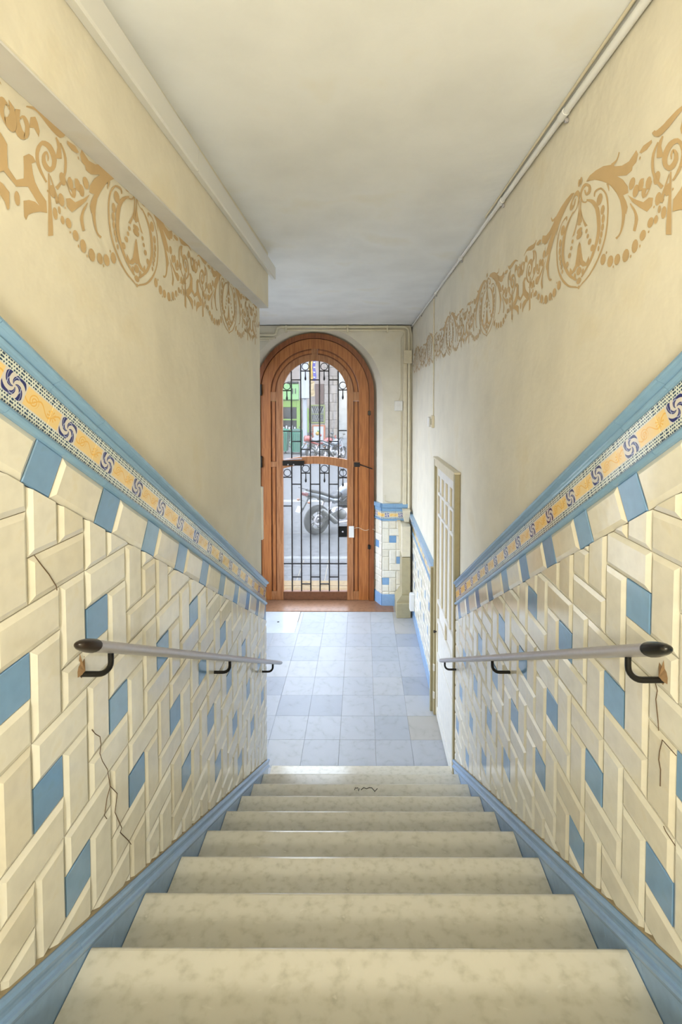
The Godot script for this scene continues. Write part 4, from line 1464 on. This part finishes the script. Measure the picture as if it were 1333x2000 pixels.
	for r in 13:
		for c in 2:
			var x0 := -2.42 + (0.0 if c == 0 else (0.39 if r % 2 == 0 else 0.55))
			var x1 := -2.42 + (0.39 if r % 2 == 0 else 0.55) if c == 0 else -1.56
			block("stone_block", V(x0 + 0.01, 0.02 + r * 0.56, 30.02), V(x1 - 0.01, 0.565 + r * 0.56, 30.099), M.stone[(r * 2 + c) % 3], fac, 0.012).transform = off
	for r in 4:
		block("stone_block", V(-3.9, 0.02 + r * 0.36, 30.04), V(-2.44, 0.37 + r * 0.36, 30.099), M.stone[(r + 1) % 3], fac, 0.012).transform = off
	block("brown_shutter", V(-3.013, 2.704, 30.02), V(-2.452, 4.009, 30.09), M.shutter, fac, 0.01).transform = off
	var win := group_node("window", fac)
	block("pane", V(-3.287, 1.543, 30.05), V(-2.426, 2.587, 30.09), M.window_dark, win, 0.0).transform = off
	for q in [[-3.352, 1.465, -3.261, 2.665], [-2.465, 1.465, -2.374, 2.665], [-3.261, 2.574, -2.465, 2.665], [-3.261, 1.465, -2.465, 1.557], [-3.261, 2.039, -2.465, 2.091]]:
		block("window_frame", V(q[0], q[1], 29.98), V(q[2], q[3], 30.06), M.olive, win, 0.008).transform = off
	for i in 7:
		for s in [-1.0, 1.0]:
			var x := -3.21 + i * 0.117
			rod("grille_bar", V(x, 1.575, 30.02), V(clampf(x + s * 0.39, -3.25, -2.47), 2.56, 30.02), 0.016, M.kerb, win, 5).transform = off
	# green shop
	var shop := group_node("shop_front", fac)
	block("fascia", V(-6.0, 2.965, 29.8), V(-4.043, 4.009, 30.09), M.green_pale, shop, 0.05).transform = off
	block("sign_bar", V(-4.761, 4.022, 29.75), V(-4.07, 4.152, 30.05), M.ink, shop, 0.02).transform = off
	for x in [-4.46, -4.28]:
		block("sign_mark", V(x, 3.36, 29.785), V(x + 0.065, 3.71, 29.799), M.ink, shop, 0.004).transform = off
	for q in [[-6.0, -0.2, -5.243, 2.952], [-4.2, -0.2, -3.978, 2.952], [-5.243, 2.509, -4.2, 2.952], [-5.243, -0.2, -4.2, 0.291], [-5.243, 1.661, -4.2, 1.752], [-5.243, 0.97, -4.2, 1.061]]:
		block("shop_frame", V(q[0], q[1], 29.95), V(q[2], q[3], 30.08), M.green, shop, 0.01).transform = off
	block("shop_window", V(-5.23, 0.304, 30.03), V(-4.213, 2.496, 30.085), M.window_dark, shop, 0.0).transform = off
	for i in 5:
		block("window_jar", V(-5.1 + i * 0.18, 1.08, 29.99), V(-5.0 + i * 0.18, 1.24 + 0.08 * (i % 2), 30.02), M.white, shop, 0.01).transform = off
	block("green_post", V(-3.626, -0.2, 29.85), V(-3.417, 2.443, 30.0), M.green, fac, 0.01).transform = off
	# poster
	var po := group_node("poster", self, Transform3D(Basis(), V(-2.78, 0.84, 29.94)))
	tag(po, "orange framed poster on the stone wall under the window", "poster")
	block("board", Vector3(-0.34, -0.47, -0.02), Vector3(0.31, 0.44, 0.03), M.white, po, 0.004)
	for q in [[-0.40, -0.49, -0.34, 0.52], [0.31, -0.49, 0.42, 0.52], [-0.34, 0.44, 0.31, 0.52]]:
		block("frame", Vector3(q[0], q[1], -0.03), Vector3(q[2], q[3], 0.05), M.orange, po, 0.006)
	for q in [[-0.08, -0.02, 0.13, M.yellow], [0.10, -0.13, 0.09, M.bike_red], [-0.02, 0.14, 0.07, M.green_pale]]:
		var d := smooth()
		lathe(d, [Vector2(0, 0.006), Vector2(q[2], 0.006), Vector2(q[2], 0.0)], Vector3(q[0], q[1], 0.03), Vector3(0, 0, 1), 14)
		obj("printed_spot", d, q[3], po)
	# lamp post with banners
	var lp := group_node("street_pole", self, Transform3D(Basis(), V(-3.06, 0.0, 25)))
	tag(lp, "thick grey steel street pole between shop and window", "pole")
	var st := smooth()
	lathe(st, [Vector2(0.0, 0), Vector2(0.18, 0), Vector2(0.18, 0.25), Vector2(0.125, 0.32), Vector2(0.12, 6.4), Vector2(0, 6.4)], Vector3.ZERO, Vector3.UP, 18)
	obj("shaft", st, M.pole, lp)
	var ba := group_node("banner", self, Transform3D(Basis(), V(-3.06, 4.1, 24.82)))
	tag(ba, "white banner hanging on the grey street pole", "banner")
	var bst := flat()
	for i in 8:
		var x0 := -0.25 + 0.50 * i / 8.0
		var x1 := -0.25 + 0.50 * (i + 1) / 8.0
		quad(bst, Vector3(x0, -1.03, 0.03 * sin(i)), Vector3(x1, -1.05, 0.03 * sin(i + 1.0)), Vector3(x1, 1.42, 0.02 * sin(i + 1.0)), Vector3(x0, 1.42, 0.02 * sin(float(i))), Vector3(0, 0, 1))
	obj("cloth", bst, M.white, ba)
	rod("banner_arm", Vector3(-0.28, 1.42, 0.0), Vector3(0.28, 1.42, 0.0), 0.025, M.pole, ba)
	rod("banner_stay", Vector3(0, 1.42, 0.0), Vector3(0, 1.42, -0.05), 0.022, M.pole, ba)
	rod("hem_rod", Vector3(-0.26, -1.05, 0.0), Vector3(0.26, -1.05, 0.0), 0.022, M.pole, ba)
	var fl := group_node("flag", self, Transform3D(Basis(), V(-2.62, 4.1, 24.7)))
	rod("flag_arm", Vector3(-0.33, 1.18, -0.25), Vector3(0.2, 1.18, 0.02), 0.02, M.pole, fl)
	tag(fl, "yellow and violet striped flag hanging beside the white banner", "flag")
	for q in [[-0.19, 0.02, M.yellow, 1.18, -0.06], [-0.14, 0.10, M.sand, -0.06, -0.95], [0.02, 0.18, M.violet, 1.18, -0.13]]:
		var fs := flat()
		for i in 6:
			var y0 := lerpf(q[4], q[3], i / 6.0)
			var y1 := lerpf(q[4], q[3], (i + 1) / 6.0)
			var w0 := 0.03 * sin(i * 1.4)
			var w1 := 0.03 * sin((i + 1) * 1.4)
			quad(fs, Vector3(q[0] + w0, y0, w0), Vector3(q[1] + w0, y0, -w0), Vector3(q[1] + w1, y1, -w1), Vector3(q[0] + w1, y1, w1), Vector3(0, 0, 1))
		obj("stripe", fs, q[2], fl)
	for i in 4:
		block("white_dash", Vector3(0.05, 0.02 + i * 0.26, 0.05), Vector3(0.16, 0.09 + i * 0.26, 0.06), M.white, fl, 0.004)
	# waste containers
	for k in 2:
		var c := group_node("waste_container", self, Transform3D(Basis(), V(-4.42 + k * 0.82, g - 0.02, 25.9 - k * 0.3)))
		tag(c, ["green street waste container at the far left beside the shop", "green street waste container with mesh front beside the grey pole"][k], "container", "waste containers across the street")
		var bs := flat()
		extrude(bs, PackedVector2Array([Vector2(-0.27, 0.14), Vector2(0.27, 0.14), Vector2(0.31, 1.22), Vector2(-0.31, 1.22)]), Vector3(0, 0, 0.35), Vector3(1, 0, 0), Vector3(0, 1, 0), Vector3(0, 0, -0.7))
		obj("bin_body", bs, M.teal, c)
		var ls := smooth()
		loft(ls, [[Vector3(-0.33, 1.24, 0), 0.30, 0.02], [Vector3(-0.31, 1.27, 0), 0.37, 0.06], [Vector3(0, 1.30, 0), 0.38, 0.10], [Vector3(0.31, 1.27, 0), 0.37, 0.06], [Vector3(0.33, 1.24, 0), 0.30, 0.02]])
		obj("lid", ls, M.teal_dark if k == 1 else M.teal, c)
		for i in 5:
			block("rib", Vector3(-0.24 + i * 0.11, 0.2, 0.351), Vector3(-0.20 + i * 0.11, 1.15, 0.37), M.teal_dark, c, 0.006)
		for s in [-1.0, 1.0]:
			rod("castor", Vector3(s * 0.2 - 0.03, 0.07, 0.22), Vector3(s * 0.2 + 0.03, 0.07, 0.22), 0.07, M.rubber, c, 14)
	# motorbikes
	motorbike("silver motorbike parked nearest, its rear wheel facing the glass door", Transform3D(Basis(Vector3.UP, 0.72), V(-0.98, g - 0.02, 10.05)), M.silver, M.bike_dark)
	motorbike("red scooter parked across the street before the poster", Transform3D(Basis(Vector3.UP, 0.35), V(-2.55, g - 0.02, 23.4)), M.bike_red, M.bike_dark, true)
	motorbike("grey motorbike parked furthest right across the street", Transform3D(Basis(Vector3.UP, 1.0), V(-1.75, g - 0.02, 22.2)), M.silver, M.bike_dark)
	motorbike("dark motorbike standing behind the waste containers before the shop", Transform3D(Basis(Vector3.UP, 2.5), V(-3.3, g - 0.02, 28.2)), M.bike_dark, M.bike_dark)

# the painted frieze, right half of each motif, millimetres from its centre line and from 3.26 m up
const MEDALLION_SHAPES := [[38,325,61,333,99,330,142,321,196,299,203,290,240,273,272,268,305,280,313,265,306,249,290,246,287,237,262,237,217,256,246,233,269,205,273,186,248,191,264,167,271,150,264,134,255,143,245,160,236,180,215,211,192,237,173,256,137,280,93,305],
	[270,182,301,158,339,134,361,136,378,128,375,110,355,104,323,128,290,156],
	[318,267,334,275,368,271,369,263,350,257,327,260],
	[-3,153,8,143,16,114,26,85,46,71,63,87,68,72,55,60,26,65,-1,83]]
const MEDALLION_STROKES := [[233,184,251,178,236,175,254,170,240,163,258,157,243,151,260,144,244,140,260,133,244,129,258,123,243,119,255,113,241,110,251,105,238,102,246,97,234,96,241,92,227,92,234,87,219,91,226,85,213,90,221,83],
	[160,262,172,259,163,258,174,255,166,252,176,249,169,246,177,244,171,242,177,240,173,238,177,236,174,235,176,234],
	[195,295,184,306,201,295,192,305,210,296,202,304,217,299,210,304,222,304,216,308,226,311,220,314,228,315,223,319],
	[280,155,284,155,285,147,291,147,292,137,300,137,298,128,308,126,302,120,313,117,304,112,317,108,304,105,319,99,303,96,316,89,299,86,312,80,297,79,309,73],
	[96,253,90,256,97,257,89,260,98,262,89,266,102,264,93,271,110,264,103,272,121,263,116,270,130,260,131,265,137,254,144,255,147,245,155,244,155,235,163,233,160,224,169,221,164,211,173,208,167,199,175,196,168,188,176,184,168,176,176,173,167,164,175,161,166,150,174,147,163,136,171,132,159,122,167,118,154,109,162,106,147,97,155,94,139,86,147,82,129,75,137,70,117,63,125,59,104,53,113,49,93,45,101,40,81,37,88,33,68,30,75,26,52,24,59,20,35,19,41,15,21,15,27,11,12,11,17,8,5,9,10,6,1,8,5,5],
	[43,264,45,268,53,258,55,264,65,251,71,257,74,243,88,247,83,235,102,235,91,225,113,222,99,214,122,209,103,203,127,196,107,191,130,183,109,179,131,171,111,167,132,160,112,156,132,149,112,146,131,138,110,136,128,128,107,127,124,119,102,117,118,109,96,106,110,99,87,94,101,88,79,84,92,77,70,74,82,68,60,66,72,60,50,58,60,53,37,50,46,45,23,42,31,37,13,36,20,32],
	[27,304,35,302,28,301,37,298,29,296,40,292,32,290,43,287,38,283,44,286,49,278,42,288,56,277,46,288,63,277,49,288,68,279,52,289,71,282,53,291,72,286,54,295,72,291,54,299,69,298,53,301,63,305,50,304,54,311,45,307,43,318,40,311,32,323,38,312,23,324,35,312,16,323,30,312,11,320,25,311,7,317,21,308,4,313,17,305,1,309,14,302,0,303,12,297,0,297,12,292,3,290,14,286,7,282,17,279,12,275,21,273,19,268,25,269,29,263,28,267,37,260,35,265,45,259,42,263,49,258,47,262],
	[4,254,8,253,8,245,12,243,12,231,18,229,18,218,25,216,24,205,34,204,31,194,45,192,36,186,53,184],
	[-9,288,-4,285,-9,276,-3,274,-9,260,-3,257,-10,245,-1,241,-12,232,1,226,-15,220,4,213,-17,211,6,203]]
const MEDALLION_DOTS := [[289,203,14,15],
	[328,182,12,15],
	[359,172,12,15],
	[391,169,13,15],
	[305,172,6,6],
	[398,117,12,15],
	[432,123,11,14],
	[150,50,15,16],
	[189,33,16,16],
	[225,27,15,15],
	[266,25,16,17],
	[307,36,14,17],
	[340,52,13,13],
	[370,72,12,12],
	[322,251,3,4],
	[337,191,3,3],
	[168,64,4,4],
	[206,13,3,4],
	[289,16,4,4],
	[329,29,3,4],
	[364,52,3,3],
	[383,104,3,3],
	[417,106,3,3],
	[450,116,3,3],
	[124,233,17,17],
	[143,195,11,14],
	[147,168,9,13],
	[144,145,8,11],
	[138,126,7,10],
	[131,109,6,9],
	[123,90,6,8],
	[47,169,8,7],
	[56,150,8,7],
	[68,129,11,9],
	[86,104,12,10],
	[-5,187,14,8],
	[-4,172,17,10],
	[-1,80,12,7],
	[0,58,17,13],
	[1,27,17,10],
	[1,6,7,6],
	[-8,342,7,12],
	[27,49,8,10]]
const LYRE_SHAPES := [[0,96,26,110,27,137,26,156,45,170,59,171,69,164,54,153,58,133,65,118,80,105,105,92,107,66,81,60,56,49,38,38,30,24,24,30,23,62,42,71,63,75,78,72,53,89,39,98,-1,82],
	[54,252,71,262,80,252,86,238,82,223,76,228,65,235,49,227,51,239]]
const LYRE_STROKES := [[111,138,105,133,105,141,99,136,98,147,91,141,92,153,83,146,87,159,77,152,83,166,72,158,81,173,69,165,80,180,68,173,81,188,68,182,84,195,70,191,87,202,75,201,92,209,83,211,95,212,93,221,100,213,106,227,107,214,118,229,113,213,128,229,119,210,137,225,125,205,144,219,129,199,148,212,131,193,150,203,130,187,148,194,129,182,145,185,126,178,138,176,123,176,128,167,123,176,116,161,119,175,106,161,113,177,99,163,109,179,94,168,106,183,91,173,105,188,91,180,105,192,92,187,106,195,96,194,108,198,102,201,107,199,110,206,108,199,115,205,111,197,117,202,113,194,119,198,113,191,119,194,113,188,117,189,113,185,116,186],
	[39,265,41,269,47,268,49,273,59,272,62,279,70,275,76,284,80,275,88,285,89,273,99,286,98,271,111,285,109,268,123,284,119,265,135,283,130,263,146,281,141,262,158,281,153,261,169,281,165,262,175,282,181,272,175,281,189,281,178,283,192,286,182,287],
	[146,253,152,258,149,249,156,255,152,243,163,251,154,235,168,244,151,225,170,234,147,213,171,224,144,205,171,216],
	[165,249,169,253,169,245,175,249,175,238,182,244,179,230,189,236,181,221,192,227,182,210,193,216,181,199,192,204,179,189,190,193,175,178,185,181,169,167,179,168,160,156,169,156,149,145,158,143,141,138,151,135],
	[187,169,190,171,190,164,193,166,195,156,199,158,200,150,204,153,206,145,212,149,214,142,220,148,226,144,218,146,231,154,215,148,232,165,212,155,232,172,209,161],
	[114,158,119,160,113,144,120,147,113,124,121,128,112,104,122,109,112,85,124,90,111,65,126,72,110,48,128,55,110,34,129,42,110,23,129,30,109,15,129,22],
	[121,155,123,157,124,148,128,151,129,139,134,142,133,128,140,133,137,118,147,124,141,107,153,114,144,100,158,108],
	[3,242,19,249,0,233,18,242,-3,221,16,231,-5,210,16,223,-2,201,19,218,2,194,23,212,9,189,27,209,18,188,31,208,29,192,33,207,42,202,30,204,48,213,32,207,49,224,34,215,49,233,34,223,45,239,32,228,39,243,29,233,33,244,26,235,24,240,25,235,18,233,22,232,15,230,18,228]]
const LYRE_DOTS := [[258,176,14,15],
	[2,59,9,15],
	[139,76,10,14],
	[156,90,6,9],
	[169,71,8,10]]
